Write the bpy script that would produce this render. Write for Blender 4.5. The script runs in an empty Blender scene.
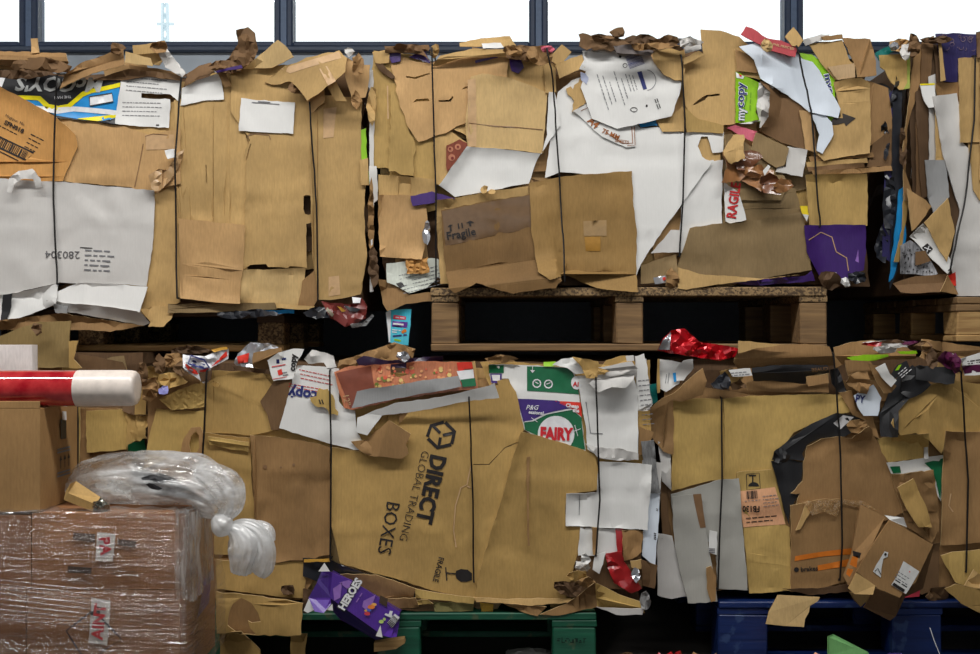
import bpy, bmesh, math, random
import numpy as np
from mathutils import Vector, Matrix
from mathutils.geometry import delaunay_2d_cdt

# ------------------------------------------------------------ camera, sky, lamps, exposure
scene = bpy.context.scene
COL = scene.collection
F = 1066.0                       # focal length in pixels of the 980 x 654 frame
CAM = Vector((0.0, -3.2, 1.0))   # eye height 1 m, looking straight along +Y
cam_data = bpy.data.cameras.new('camera')
cam = bpy.data.objects.new('camera', cam_data); COL.objects.link(cam)
cam.location = CAM; cam.rotation_euler = (math.pi / 2, 0, 0)
cam_data.sensor_width = 36.0; cam_data.lens = 36.0 * F / 980.0
cam_data.clip_start = 0.05; cam_data.clip_end = 300
scene.camera = cam

world = bpy.data.worlds.new('overcast_sky'); scene.world = world; world.use_nodes = True
world.node_tree.nodes['Background'].inputs[0].default_value = (0.95, 0.98, 1.0, 1)
world.node_tree.nodes['Background'].inputs[1].default_value = 1.45

def strip_light(x, y, z, sx, sy, power, tilt=0.0):
    l = bpy.data.lights.new('strip_light', 'AREA'); l.shape = 'RECTANGLE'
    l.size = sx; l.size_y = sy; l.energy = power; l.color = (1.0, 0.99, 0.965)
    o = bpy.data.objects.new('strip_light', l); COL.objects.link(o)
    o.location = (x, y, z); o.rotation_euler = (tilt, 0, 0)
strip_light(-0.55, -1.55, 3.3, 5.2, 0.28, 140)
strip_light(-0.4, -4.4, 4.0, 3.0, 0.35, 26)

vs = scene.view_settings
vs.view_transform = 'Standard'; vs.look = 'None'; vs.gamma = 1.0; vs.exposure = 0.0
vs.use_curve_mapping = False

# ------------------------------------------------------------ basics
def at(px, py, Y):
    k = (Y - CAM.y) / F
    return Vector(((px - 490.0) * k, Y, CAM.z + (327.0 - py) * k))

def lin(c):
    r = []
    for v in c:
        v = v / 255.0
        r.append(v / 12.92 if v <= 0.04045 else ((v + 0.055) / 1.055) ** 2.4)
    return tuple(r)

MATS = {}
def nodes_of(name):
    m = bpy.data.materials.new(name); m.use_nodes = True
    nt = m.node_tree
    return m, nt, nt.nodes['Principled BSDF']

def N(nt, t, **kw):
    n = nt.nodes.new(t)
    for k, v in kw.items(): setattr(n, k, v)
    return n

def card(rgb, rough=0.72, flute=0.06, vary=0.07, grain=0.15, gloss=0.25):
    """printed or bare board: blotchy colour, paper grain, faint flutes"""
    key = ('card', rgb, rough, flute, vary, grain, gloss)
    if key in MATS: return MATS[key]
    m, nt, b = nodes_of('board_%d_%d_%d' % rgb)
    L = nt.links.new
    tc = N(nt, 'ShaderNodeTexCoord'); oi = N(nt, 'ShaderNodeObjectInfo')
    mul = N(nt, 'ShaderNodeMath', operation='MULTIPLY'); mul.inputs[1].default_value = 37.0
    L(oi.outputs['Random'], mul.inputs[0])
    add = N(nt, 'ShaderNodeVectorMath', operation='ADD')
    L(tc.outputs['Object'], add.inputs[0]); L(mul.outputs[0], add.inputs[1])
    n1 = N(nt, 'ShaderNodeTexNoise'); n1.inputs['Scale'].default_value = 7.0; n1.inputs['Detail'].default_value = 5.0
    L(add.outputs[0], n1.inputs['Vector'])
    mp = N(nt, 'ShaderNodeMapping'); mp.inputs['Scale'].default_value = (60, 60, 14)
    L(add.outputs[0], mp.inputs['Vector'])
    n2 = N(nt, 'ShaderNodeTexNoise'); n2.inputs['Scale'].default_value = 3.0; n2.inputs['Detail'].default_value = 3.0
    L(mp.outputs[0], n2.inputs['Vector'])
    r1 = N(nt, 'ShaderNodeMapRange'); r1.inputs[1].default_value = 0.3; r1.inputs[2].default_value = 0.7
    r1.inputs[3].default_value = 1 - grain; r1.inputs[4].default_value = 1 + grain
    L(n1.outputs['Fac'], r1.inputs[0])
    r2 = N(nt, 'ShaderNodeMapRange'); r2.inputs[1].default_value = 0.3; r2.inputs[2].default_value = 0.7
    r2.inputs[3].default_value = 1 - grain * .5; r2.inputs[4].default_value = 1 + grain * .5
    L(n2.outputs['Fac'], r2.inputs[0])
    r3 = N(nt, 'ShaderNodeMapRange'); r3.inputs[3].default_value = 1 - vary; r3.inputs[4].default_value = 1 + vary
    L(oi.outputs['Random'], r3.inputs[0])
    a = N(nt, 'ShaderNodeMath', operation='MULTIPLY'); L(r1.outputs[0], a.inputs[0]); L(r2.outputs[0], a.inputs[1])
    a2 = N(nt, 'ShaderNodeMath', operation='MULTIPLY'); L(a.outputs[0], a2.inputs[0]); L(r3.outputs[0], a2.inputs[1])
    sc = N(nt, 'ShaderNodeVectorMath', operation='SCALE'); sc.inputs[0].default_value = lin(rgb)
    L(a2.outputs[0], sc.inputs['Scale']); L(sc.outputs[0], b.inputs['Base Color'])
    b.inputs['Roughness'].default_value = rough
    b.inputs['Specular IOR Level'].default_value = gloss
    if flute:
        wv = N(nt, 'ShaderNodeTexWave', bands_direction='X'); wv.inputs['Scale'].default_value = 42.0
        wv.inputs['Distortion'].default_value = 0.6
        L(add.outputs[0], wv.inputs['Vector'])
        mx = N(nt, 'ShaderNodeMath', operation='MULTIPLY_ADD'); mx.inputs[1].default_value = 0.35
        L(wv.outputs['Fac'], mx.inputs[0]); L(n2.outputs['Fac'], mx.inputs[2])
        bp = N(nt, 'ShaderNodeBump'); bp.inputs['Strength'].default_value = flute * 2.0; bp.inputs['Distance'].default_value = 0.002
        L(mx.outputs[0], bp.inputs['Height']); L(bp.outputs[0], b.inputs['Normal'])
    MATS[key] = m
    return m

def paint(rgb, rough=0.5, metal=0.0, spec=0.4):
    key = ('paint', rgb, rough, metal, spec)
    if key in MATS: return MATS[key]
    m, nt, b = nodes_of('paint_%d_%d_%d' % rgb)
    n = N(nt, 'ShaderNodeTexNoise'); n.inputs['Scale'].default_value = 60.0; n.inputs['Detail'].default_value = 4
    tc = N(nt, 'ShaderNodeTexCoord'); nt.links.new(tc.outputs['Object'], n.inputs['Vector'])
    r = N(nt, 'ShaderNodeMapRange'); r.inputs[1].default_value = .3; r.inputs[2].default_value = .7; r.inputs[3].default_value = 0.9; r.inputs[4].default_value = 1.08
    nt.links.new(n.outputs['Fac'], r.inputs[0])
    s = N(nt, 'ShaderNodeVectorMath', operation='SCALE'); s.inputs[0].default_value = lin(rgb)
    nt.links.new(r.outputs[0], s.inputs['Scale']); nt.links.new(s.outputs[0], b.inputs['Base Color'])
    b.inputs['Roughness'].default_value = rough; b.inputs['Metallic'].default_value = metal
    b.inputs['Specular IOR Level'].default_value = spec
    MATS[key] = m
    return m

def film(name, white, haze, rough, scale, streak=(1, 1, 1), lo=0.45, hi=0.7, thin=0.08, shine=0.05, bump=0.012):
    """clear plastic film: mostly see-through, glossy, milky where it is gathered"""
    if name in MATS: return MATS[name]
    m = bpy.data.materials.new(name); m.use_nodes = True; nt = m.node_tree
    nt.nodes.remove(nt.nodes['Principled BSDF']); out = nt.nodes['Material Output']
    L = nt.links.new
    tc = N(nt, 'ShaderNodeTexCoord'); mp = N(nt, 'ShaderNodeMapping'); mp.inputs['Scale'].default_value = streak
    mp.inputs['Rotation'].default_value = (0, math.radians(7), 0)
    L(tc.outputs['Object'], mp.inputs[0])
    n = N(nt, 'ShaderNodeTexNoise'); n.inputs['Scale'].default_value = scale; n.inputs['Detail'].default_value = 4; n.inputs['Roughness'].default_value = .55
    L(mp.outputs[0], n.inputs['Vector'])
    bp = N(nt, 'ShaderNodeBump'); bp.inputs['Strength'].default_value = 0.9; bp.inputs['Distance'].default_value = bump
    L(n.outputs['Fac'], bp.inputs['Height'])
    tr = N(nt, 'ShaderNodeBsdfTransparent')
    gl = N(nt, 'ShaderNodeBsdfGlossy'); gl.inputs['Roughness'].default_value = rough; L(bp.outputs[0], gl.inputs['Normal'])
    df = N(nt, 'ShaderNodeBsdfDiffuse'); df.inputs['Color'].default_value = (*lin(white), 1); L(bp.outputs[0], df.inputs['Normal'])
    tl = N(nt, 'ShaderNodeBsdfTranslucent'); tl.inputs['Color'].default_value = (*lin(white), 1)
    m1 = N(nt, 'ShaderNodeMixShader'); m1.inputs[0].default_value = 0.45; L(df.outputs[0], m1.inputs[1]); L(tl.outputs[0], m1.inputs[2])
    mr = N(nt, 'ShaderNodeMapRange'); mr.inputs[1].default_value = lo; mr.inputs[2].default_value = hi
    mr.inputs[3].default_value = thin; mr.inputs[4].default_value = haze; L(n.outputs['Fac'], mr.inputs[0])
    m2 = N(nt, 'ShaderNodeMixShader'); L(mr.outputs[0], m2.inputs[0]); L(tr.outputs[0], m2.inputs[1]); L(m1.outputs[0], m2.inputs[2])
    fr0 = N(nt, 'ShaderNodeLayerWeight'); fr0.inputs['Blend'].default_value = .5; L(bp.outputs[0], fr0.inputs['Normal']); fr = N(nt, 'ShaderNodeMath', operation='POWER'); L(fr0.outputs['Facing'], fr.inputs[0]); fr.inputs[1].default_value = 4.0
    fm = N(nt, 'ShaderNodeMath', operation='MULTIPLY_ADD'); fm.inputs[1].default_value = 0.45; fm.inputs[2].default_value = shine
    L(fr.outputs[0], fm.inputs[0])
    m3 = N(nt, 'ShaderNodeMixShader'); L(fm.outputs[0], m3.inputs[0]); L(m2.outputs[0], m3.inputs[1]); L(gl.outputs[0], m3.inputs[2])
    L(m3.outputs[0], out.inputs['Surface'])
    MATS[name] = m
    return m

def wood(name, rgb, rgb2=None, chips=False, wear=None, rough=.8):
    if name in MATS: return MATS[name]
    m, nt, b = nodes_of(name); L = nt.links.new
    tc = N(nt, 'ShaderNodeTexCoord'); mp = N(nt, 'ShaderNodeMapping')
    mp.inputs['Scale'].default_value = (60, 60, 60) if chips else (3, 30, 45)
    L(tc.outputs['Object'], mp.inputs[0])
    if chips:
        n = N(nt, 'ShaderNodeTexVoronoi'); n.inputs['Scale'].default_value = 3.0; src = n.outputs['Color']
        L(mp.outputs[0], n.inputs['Vector'])
        sp = N(nt, 'ShaderNodeSeparateColor'); L(src, sp.inputs[0]); src = sp.outputs[0]
    else:
        n = N(nt, 'ShaderNodeTexNoise'); n.inputs['Scale'].default_value = 2.0; n.inputs['Detail'].default_value = 6
        L(mp.outputs[0], n.inputs['Vector']); src = n.outputs['Fac']
    r = N(nt, 'ShaderNodeValToRGB')
    c2 = rgb2 or tuple(int(v * .62) for v in rgb)
    r.color_ramp.elements[0].color = (*lin(c2), 1); r.color_ramp.elements[1].color = (*lin(rgb), 1)
    r.color_ramp.elements[0].position = .25; r.color_ramp.elements[1].position = .75
    L(src, r.inputs[0]); colout = r.outputs[0]
    if wear:
        n2 = N(nt, 'ShaderNodeTexNoise'); n2.inputs['Scale'].default_value = 22; n2.inputs['Detail'].default_value = 8
        L(tc.outputs['Object'], n2.inputs['Vector'])
        cr = N(nt, 'ShaderNodeValToRGB'); cr.color_ramp.elements[0].position = .6; cr.color_ramp.elements[1].position = .66
        L(n2.outputs['Fac'], cr.inputs[0])
        mx = N(nt, 'ShaderNodeMix', data_type='RGBA'); L(cr.outputs[0], mx.inputs[0]); L(colout, mx.inputs[6]); mx.inputs[7].default_value = (*lin(wear), 1)
        colout = mx.outputs[2]
    L(colout, b.inputs['Base Color']); b.inputs['Roughness'].default_value = rough
    bp = N(nt, 'ShaderNodeBump'); bp.inputs['Strength'].default_value = .4; bp.inputs['Distance'].default_value = .003
    L(src, bp.inputs['Height']); L(bp.outputs[0], b.inputs['Normal'])
    MATS[name] = m
    return m

def concrete(name, rgb, scale=3.0):
    if name in MATS: return MATS[name]
    m, nt, b = nodes_of(name); L = nt.links.new
    tc = N(nt, 'ShaderNodeTexCoord'); n = N(nt, 'ShaderNodeTexNoise'); n.inputs['Scale'].default_value = scale; n.inputs['Detail'].default_value = 8
    L(tc.outputs['Object'], n.inputs['Vector'])
    r = N(nt, 'ShaderNodeMapRange'); r.inputs[1].default_value = .3; r.inputs[2].default_value = .7; r.inputs[3].default_value = .75; r.inputs[4].default_value = 1.15
    L(n.outputs['Fac'], r.inputs[0])
    s = N(nt, 'ShaderNodeVectorMath', operation='SCALE'); s.inputs[0].default_value = lin(rgb)
    L(r.outputs[0], s.inputs['Scale']); L(s.outputs[0], b.inputs['Base Color']); b.inputs['Roughness'].default_value = .85
    MATS[name] = m
    return m

def tag(o, label, cat, group=None):
    o['label'] = label; o['category'] = cat
    if group: o['group'] = group
    return o

def empty(name, loc, label=None, cat=None, group=None):
    o = bpy.data.objects.new(name, None); COL.objects.link(o); o.location = loc
    o.empty_display_size = .05
    if label: tag(o, label, cat, group)
    return o

def mesh_obj(name, verts, faces, mats, parent=None, mi=None, smooth=None, origin=None, sharp=None):
    org = Vector(origin) if origin is not None else (Vector(parent_org(parent)) if parent else Vector((0, 0, 0)))
    me = bpy.data.meshes.new(name)
    me.from_pydata([Vector(v) - org for v in verts], [], faces)
    for m in (mats if isinstance(mats, (list, tuple)) else [mats]): me.materials.append(m)
    if mi is not None: me.polygons.foreach_set('material_index', mi)
    if smooth is not None:
        me.polygons.foreach_set('use_smooth', smooth if not isinstance(smooth, bool) else [smooth] * len(faces))
    if sharp: me.set_sharp_from_angle(angle=math.radians(sharp))
    me.update()
    o = bpy.data.objects.new(name, me); COL.objects.link(o)
    if parent: o.parent = parent
    else: o.location = org
    return o

def parent_org(p):
    v = Vector((0, 0, 0))
    while p is not None:
        v += p.location; p = p.parent
    return v

def box_vf(x0, x1, y0, y1, z0, z1):
    v = [(x0, y0, z0), (x1, y0, z0), (x1, y1, z0), (x0, y1, z0), (x0, y0, z1), (x1, y0, z1), (x1, y1, z1), (x0, y1, z1)]
    f = [(0, 3, 2, 1), (4, 5, 6, 7), (0, 1, 5, 4), (1, 2, 6, 5), (2, 3, 7, 6), (3, 0, 4, 7)]
    return v, f

def box(name, x0, x1, y0, y1, z0, z1, mat, parent=None, bev=0.0, jit=0.0, rnd=None):
    bm = bmesh.new()
    v, f = box_vf(x0, x1, y0, y1, z0, z1)
    rnd = rnd or random.Random(int(abs(x0 * 977 + z0 * 131 + y0 * 57) * 100))
    bv = [bm.verts.new(Vector(p) + Vector((rnd.uniform(-jit, jit), rnd.uniform(-jit, jit), rnd.uniform(-jit, jit)))) for p in v]
    for q in f: bm.faces.new([bv[i] for i in q])
    if bev: bmesh.ops.bevel(bm, geom=list(bm.edges), offset=bev, segments=1, affect='EDGES')
    org = parent_org(parent) if parent else Vector(((x0 + x1) / 2, (y0 + y1) / 2, z0))
    bmesh.ops.translate(bm, verts=bm.verts, vec=-org)
    me = bpy.data.meshes.new(name); bm.to_mesh(me); bm.free(); me.materials.append(mat)
    o = bpy.data.objects.new(name, me); COL.objects.link(o)
    if parent: o.parent = parent
    else: o.location = org
    return o

def tube(name, pts, r, mat, parent=None, seg=7, origin=None):
    pts = [Vector(p) for p in pts]
    vs_, fs = [], []
    for i, p in enumerate(pts):
        t = (pts[min(i + 1, len(pts) - 1)] - pts[max(i - 1, 0)]).normalized()
        a = t.cross(Vector((1, 0, 0)) if abs(t.x) < .8 else Vector((0, 0, 1))).normalized(); b2 = t.cross(a)
        rr = r[i] if isinstance(r, (list, tuple)) else r
        for j in range(seg):
            an = 2 * math.pi * j / seg
            vs_.append(p + a * math.cos(an) * rr + b2 * math.sin(an) * rr)
    for i in range(len(pts) - 1):
        for j in range(seg):
            fs.append((i * seg + j, i * seg + (j + 1) % seg, (i + 1) * seg + (j + 1) % seg, (i + 1) * seg + j))
    fs.append(tuple(range(seg - 1, -1, -1))); fs.append(tuple(range((len(pts) - 1) * seg, len(pts) * seg)))
    return mesh_obj(name, vs_, fs, mat, parent, smooth=True, origin=origin, sharp=50)

# ------------------------------------------------------------ value noise (numpy)
_RS = np.random.RandomState(11)
_TAB = _RS.rand(256, 256)
def vnoise(x, y):
    xi = np.floor(x).astype(int); yi = np.floor(y).astype(int)
    fx = x - xi; fy = y - yi
    fx = fx * fx * (3 - 2 * fx); fy = fy * fy * (3 - 2 * fy)
    a = _TAB[xi & 255, yi & 255]; b = _TAB[(xi + 1) & 255, yi & 255]
    c = _TAB[xi & 255, (yi + 1) & 255]; d = _TAB[(xi + 1) & 255, (yi + 1) & 255]
    return (a + (b - a) * fx) * (1 - fy) + (c + (d - c) * fx) * fy - 0.5

def inside(px, py, poly):
    px = np.asarray(px, float); py = np.asarray(py, float)
    r = np.zeros(px.shape, bool); n = len(poly)
    for i in range(n):
        x1, y1 = poly[i]; x2, y2 = poly[(i + 1) % n]
        if y1 == y2: continue
        c = ((y1 > py) != (y2 > py)) & (px < (x2 - x1) * (py - y1) / (y2 - y1) + x1)
        r ^= c
    return r

# ------------------------------------------------------------ sheets of board laid one over another on a bale's face
ZS = 850 / 260.0
ORG = {'': None, 'a': (0, 0), 'b': (180, 0), 'c': (360, 0), 'd': (540, 0), 'e': (720, 0),
       'f': (0, 160), 'g': (180, 160), 'h': (360, 160), 'i': (540, 160), 'j': (720, 160),
       'k': (0, 310), 'l': (180, 310), 'm': (360, 310), 'n': (540, 310), 'o': (720, 310),
       'p': (0, 454), 'q': (180, 454), 'r': (360, 454), 's': (540, 454), 't': (720, 454)}
def conv(reg, flat):
    o = ORG[reg]
    p = [(flat[i], flat[i + 1]) for i in range(0, len(flat), 2)]
    return p if o is None else [(o[0] + x / ZS, o[1] + y / ZS) for x, y in p]

GX0, GY0, GC = -420.0, -20.0, 3.0
GW, GH = 640, 250
class Bale:
    """the empty at the bale's base plus a height field of its front face (depth towards the viewer, metres)"""
    def __init__(self, name, face_y, px_mid, py_bottom, label):
        self.Y = face_y; self.k = (face_y - CAM.y) / F
        base = at(px_mid, py_bottom, face_y + .5)
        base.x = at(px_mid, 0, face_y).x; base.z = at(0, py_bottom, face_y).z
        self.root = empty(name, base, label, 'bale', 'strapped bales of waste cardboard stacked two high')
        self.hm = np.full((GH, GW), -0.06)
    def sample(self, px, py, src=None):
        h, ox, oy = src
        x = np.clip((np.asarray(px) - GX0) / GC - ox, 0, h.shape[1] - 1.001); y = np.clip((np.asarray(py) - GY0) / GC - oy, 0, h.shape[0] - 1.001)
        xi = x.astype(int); yi = y.astype(int); fx = x - xi; fy = y - yi
        return (h[yi, xi] * (1 - fx) + h[yi, xi + 1] * fx) * (1 - fy) + (h[yi + 1, xi] * (1 - fx) + h[yi + 1, xi + 1] * fx) * fy

def dilate(h, n):
    for _ in range(n):
        p = np.pad(h, 1, mode='edge')
        h = np.maximum.reduce([p[1 + a:p.shape[0] - 1 + a, 1 + b:p.shape[1] - 1 + b] for a in (-1, 0, 1) for b in (-1, 0, 1)])
    return h
def blur(h, n):
    for _ in range(n):
        p = np.pad(h, 1, mode='edge')
        h = sum(p[1 + a:p.shape[0] - 1 + a, 1 + b:p.shape[1] - 1 + b] for a in (-1, 0, 1) for b in (-1, 0, 1)) / 9.0
    return h

CUR = None
SEED = [100]
SINK = None            # when a list, sheets are collected and joined instead of becoming objects

def edge_pts(poly, step, jag, rs):
    out = []
    n = len(poly)
    for i in range(n):
        (x1, y1), (x2, y2) = poly[i], poly[(i + 1) % n]
        L = math.hypot(x2 - x1, y2 - y1)
        if L < 1e-6: continue
        m = max(1, int(round(L / step)))
        nx, ny = -(y2 - y1) / L, (x2 - x1) / L
        bow = rs.uniform(-.012, .012) * L if L > 25 else 0
        w = 0.0
        for j in range(m):
            t = j / m
            d = 0 if j == 0 else rs.uniform(-jag, jag) + bow * 4 * t * (1 - t)
            out.append((x1 + (x2 - x1) * t + nx * d, y1 + (y2 - y1) * t + ny * d))
    return out

def triangulate(poly, holes=(), step=7.0, rs=None, lines=(), fill=True):
    pts = [Vector((x, -y)) for x, y in poly]
    n = len(pts); ed = [(i, (i + 1) % n) for i in range(n)]
    for h in holes:
        b = len(pts); pts += [Vector((x, -y)) for x, y in h]
        ed += [(b + i, b + (i + 1) % len(h)) for i in range(len(h))]
    for (x1, y1, x2, y2) in lines:
        b = len(pts); pts += [Vector((x1, -y1)), Vector((x2, -y2))]; ed.append((b, b + 1))
    if fill:
        xs = [p[0] for p in poly]; ys = [p[1] for p in poly]
        gx, gy = np.meshgrid(np.arange(min(xs) + step / 2, max(xs), step), np.arange(min(ys) + step / 2, max(ys), step))
        gx = gx + rs.uniform(-.3, .3, gx.shape) * step; gy = gy + rs.uniform(-.3, .3, gy.shape) * step
        gx = gx.ravel(); gy = gy.ravel()
        k = inside(gx, gy, poly)
        for h in holes: k &= ~inside(gx, gy, h)
        pts += [Vector((x, -y)) for x, y in zip(gx[k], gy[k])]
    r = delaunay_2d_cdt(pts, ed, [], 0, 0.02)
    V = np.array([(v.x, -v.y) for v in r[0]]); T = [tuple(f) for f in r[2]]
    if not T: return V, []
    cx = np.array([V[list(t), 0].mean() for t in T]); cy = np.array([V[list(t), 1].mean() for t in T])
    k = inside(cx, cy, poly)
    for h in holes: k &= ~inside(cx, cy, h)
    T = [t for t, ok in zip(T, k) if ok]
    used = sorted({i for t in T for i in t}); mp = {o: i for i, o in enumerate(used)}
    return V[used], [tuple(mp[i] for i in t) for t in T]

def S(reg, flat, mat, name='cardboard_sheet', lift=0.0, tx=0.0, ty=0.0, wr=1.0, cr=0.0, crs=11.0, folds=(), grooves=(), holes=(),
      jag=0.5, step=6.0, th=0.004, back=None, label=None, ribs=None, rigid=0.6, gap=0.0022, hm=True, flat_shade=False, bend=None, drape=True,
      auto=True, kind=None, bale=None):
    """one sheet: outline in pixels of the photograph, laid on whatever is already on the bale.
    lift m towards the viewer; tx, ty m of tilt per 100 px; folds (x1,y1,x2,y2,slope); grooves (x1,y1,x2,y2,mm,width)"""
    B = bale or CUR
    SEED[0] += 1; rs = np.random.RandomState(SEED[0])
    poly0 = conv(reg, flat)
    poly = edge_pts(poly0, max(step, 4.0), jag, rs)
    xs = np.array([p[0] for p in poly]); ys = np.array([p[1] for p in poly])
    cx, cy = xs.mean(), ys.mean(); sz = max(np.ptp(xs), np.ptp(ys))
    FL = []
    for f in folds:
        (a, b), (c, d) = conv(reg, f[:4]); FL.append((a, b, c, d, f[4]))
    GR = []; SC = []
    for g in grooves:
        (a, b), (c, d) = conv(reg, g[:4]); GR.append((a, b, c, d, g[4] / 1000.0, g[5]))
    if auto and sz > 60:
        for _ in range(3 if sz < 110 else (5 if sz < 180 else 8)):
            an = rs.choice([0, math.pi / 2, rs.uniform(0, math.pi)]) + rs.normal(0, .06)
            ox, oy = rs.uniform(xs.min(), xs.max()), rs.uniform(ys.min(), ys.max()); l = sz * rs.uniform(.15, .5)
            GR.append((ox - math.cos(an) * l, oy - math.sin(an) * l, ox + math.cos(an) * l, oy + math.sin(an) * l, rs.choice([-1, 1]) * rs.uniform(.0012, .0042), rs.uniform(2.5, 8)))
    if auto and sz > 55 and not flat_shade and mat in KRAFTS and rs.rand() < .65:            # score lines: a sharp bend and, a little further on, the bend back
        for _ in range(1 if sz < 150 else 2):
            an = rs.choice([0, math.pi / 2]) + rs.normal(0, .06); ox, oy = rs.uniform(xs.min(), xs.max()), rs.uniform(ys.min(), ys.max())
            q, w_ = rs.choice([-1, 1]) * rs.uniform(.03, .09), rs.uniform(6, 16); c_, s_ = math.cos(an), math.sin(an); l = sz
            SC.append((ox - c_ * l, oy - s_ * l, ox + c_ * l, oy + s_ * l, q)); SC.append((ox - c_ * l - s_ * w_, oy - s_ * l + c_ * w_, ox + c_ * l - s_ * w_, oy + s_ * l + c_ * w_, -q))
    HO = [conv(reg, h) for h in holes]
    HO = [edge_pts(h, 5.0, .25, rs) for h in HO]
    bu = rs.uniform(0, math.pi); bend_ = rs.uniform(-.007, .007) * min(1, sz / 120) if bend is None else bend
    off = rs.uniform(0, 200, 6)
    def shape(px, py):
        px = np.asarray(px, float); py = np.asarray(py, float)
        d = tx * (px - cx) / 100 + ty * (py - cy) / 100
        d = d + wr * (.007 * vnoise(px / 70 + off[0], py / 70 + off[1]) + .0024 * vnoise(px / 19 + off[2], py / 19 + off[3]))
        u = ((px - cx) * math.cos(bu) + (py - cy) * math.sin(bu)) / max(sz, 1) * 2
        d = d + bend_ * u * u
        if cr:
            a = vnoise(px / crs + off[4], py / crs + off[5]); b = vnoise(px / crs * 2.1 + off[1], py / crs * 1.7 + off[0])
            d = d + cr * (1.2 * np.abs(a) * 2 + .5 * b + .9 * vnoise(px / (crs * 2.2) + off[2], py / (crs * 2.2) + off[4]))
        for (a, b, c, e, s) in FL + SC:
            L = math.hypot(c - a, e - b)
            dist = ((c - a) * (py - b) - (e - b) * (px - a)) / L
            d = d + np.maximum(dist, 0) * B.k * s
        for (a, b, c, e, amp, w) in GR:
            L2 = (c - a) ** 2 + (e - b) ** 2
            t = np.clip(((px - a) * (c - a) + (py - b) * (e - b)) / L2, 0, 1)
            q = np.hypot(px - a - t * (c - a), py - b - t * (e - b))
            d = d + amp * np.exp(-(q / w) ** 2)
        if ribs:
            per, amp, an = ribs; a = math.radians(an)
            d = d + amp * np.sin(((px) * math.cos(a) + (py) * math.sin(a)) * 2 * math.pi / per)
        return d
    # support from what is underneath
    ix0 = int((xs.min() - GX0) / GC) - 5; ix1 = int((xs.max() - GX0) / GC) + 7
    iy0 = int((ys.min() - GY0) / GC) - 5; iy1 = int((ys.max() - GY0) / GC) + 7
    ix0, iy0 = max(ix0, 0), max(iy0, 0); ix1, iy1 = min(ix1, GW), min(iy1, GH)
    sup = blur(dilate(B.hm[iy0:iy1, ix0:ix1], 1), 1)
    src = (sup, ix0, iy0)
    ccx = GX0 + (np.arange(ix0, ix1)) * GC; ccy = GY0 + (np.arange(iy0, iy1)) * GC
    mx, my = np.meshgrid(ccx, ccy)
    ins = inside(mx, my, poly)
    sv = sup[ins] if ins.any() else np.array([B.sample(cx, cy, src)])
    base = np.percentile(sv, rigid * 100) + gap + th + lift
    s0 = shape(xs, ys).mean() if not FL else 0.0
    def D(px, py):
        d = base + shape(px, py) - s0
        if drape: d = np.maximum(d, B.sample(px, py, src) + gap + th)
        return d
    V, T = triangulate(poly, HO, step, rs, [f[:4] for f in FL + SC])
    if not T: return None
    dep = D(V[:, 0], V[:, 1])
    if hm and ins.any():
        sub = B.hm[iy0:iy1, ix0:ix1]
        dd = D(mx[ins], my[ins]); sub[ins] = np.maximum(sub[ins], dd)
    front = [at(x, y, B.Y - d) for (x, y), d in zip(V, dep)]
    n = len(front)
    tri_b = {}
    for t in T:
        for i in range(3):
            a, b = t[i], t[(i + 1) % 3]
            if (b, a) in tri_b: del tri_b[(b, a)]
            else: tri_b[(a, b)] = 1
    verts = list(front) + [v + Vector((0, th, 0)) for v in front]
    faces = list(T); mi = [0] * len(T); sm = [not flat_shade] * len(T)
    for t in T: faces.append((t[2] + n, t[1] + n, t[0] + n)); mi.append(1); sm.append(not flat_shade)
    # rim gets its own vertices
    for (a, b) in tri_b:
        m = len(verts); verts += [verts[a], verts[b], verts[b + n], verts[a + n]]
        faces.append((m + 1, m, m + 3, m + 2)); mi.append(1); sm.append(False)
    back = back or (KRIM if mat in KRAFTS else mat)
    if SINK is not None:
        SINK.append((verts, faces, mat)); return None
    o = mesh_obj(name, verts, faces, [mat, back], B.root, mi, sm, sharp=26)
    if label: o['label'] = label
    if kind: o['kind'] = kind
    o_ = Sheet(); o_.o = o; o_.D = D; o_.B = B; o_.reg = reg; o_.rs = rs
    return o_

class Sheet: pass

def P(s, flat, mat, off=0.0012, name='printed_patch', step=6.0, reg=None, th=None):
    """a flat print, label or tape that follows its sheet"""
    poly = edge_pts(conv(reg or s.reg, flat), 6.0, 0.0, s.rs)
    V, T = triangulate(poly, (), step, s.rs)
    if not T: return None
    d = s.D(V[:, 0], V[:, 1]) + off
    return mesh_obj(name, [at(x, y, s.B.Y - e) for (x, y), e in zip(V, d)], T, mat, s.o, smooth=True)

def PM(s, polys, mat, off=0.0014, name='printed_marks', reg=None, step=8.0):
    """many small marks of one print joined"""
    vs_, fs = [], []
    for flat in polys:
        poly = edge_pts(conv(reg or s.reg, flat), 7.0, 0.0, s.rs)
        V, T = triangulate(poly, (), step, s.rs, fill=False)
        if not T: continue
        d = s.D(V[:, 0], V[:, 1]) + off; b = len(vs_)
        vs_ += [at(x, y, s.B.Y - e) for (x, y), e in zip(V, d)]; fs += [tuple(i + b for i in t) for t in T]
    return mesh_obj(name, vs_, fs, mat, s.o, smooth=True) if fs else None

def text_mesh(txt, bold=0.0):
    c = bpy.data.curves.new('t', 'FONT'); c.body = txt; c.size = 1.0; c.align_x = 'CENTER'; c.offset = bold; c.resolution_u = 2
    o = bpy.data.objects.new('t', c); COL.objects.link(o)
    bpy.context.view_layer.update()
    dg = bpy.context.evaluated_depsgraph_get()
    me = bpy.data.meshes.new_from_object(o.evaluated_get(dg))
    v = [(p.co.x, p.co.y) for p in me.vertices]; f = [tuple(p.vertices) for p in me.polygons]
    bpy.data.objects.remove(o); bpy.data.curves.remove(c); bpy.data.meshes.remove(me)
    return np.array(v), f

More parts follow.
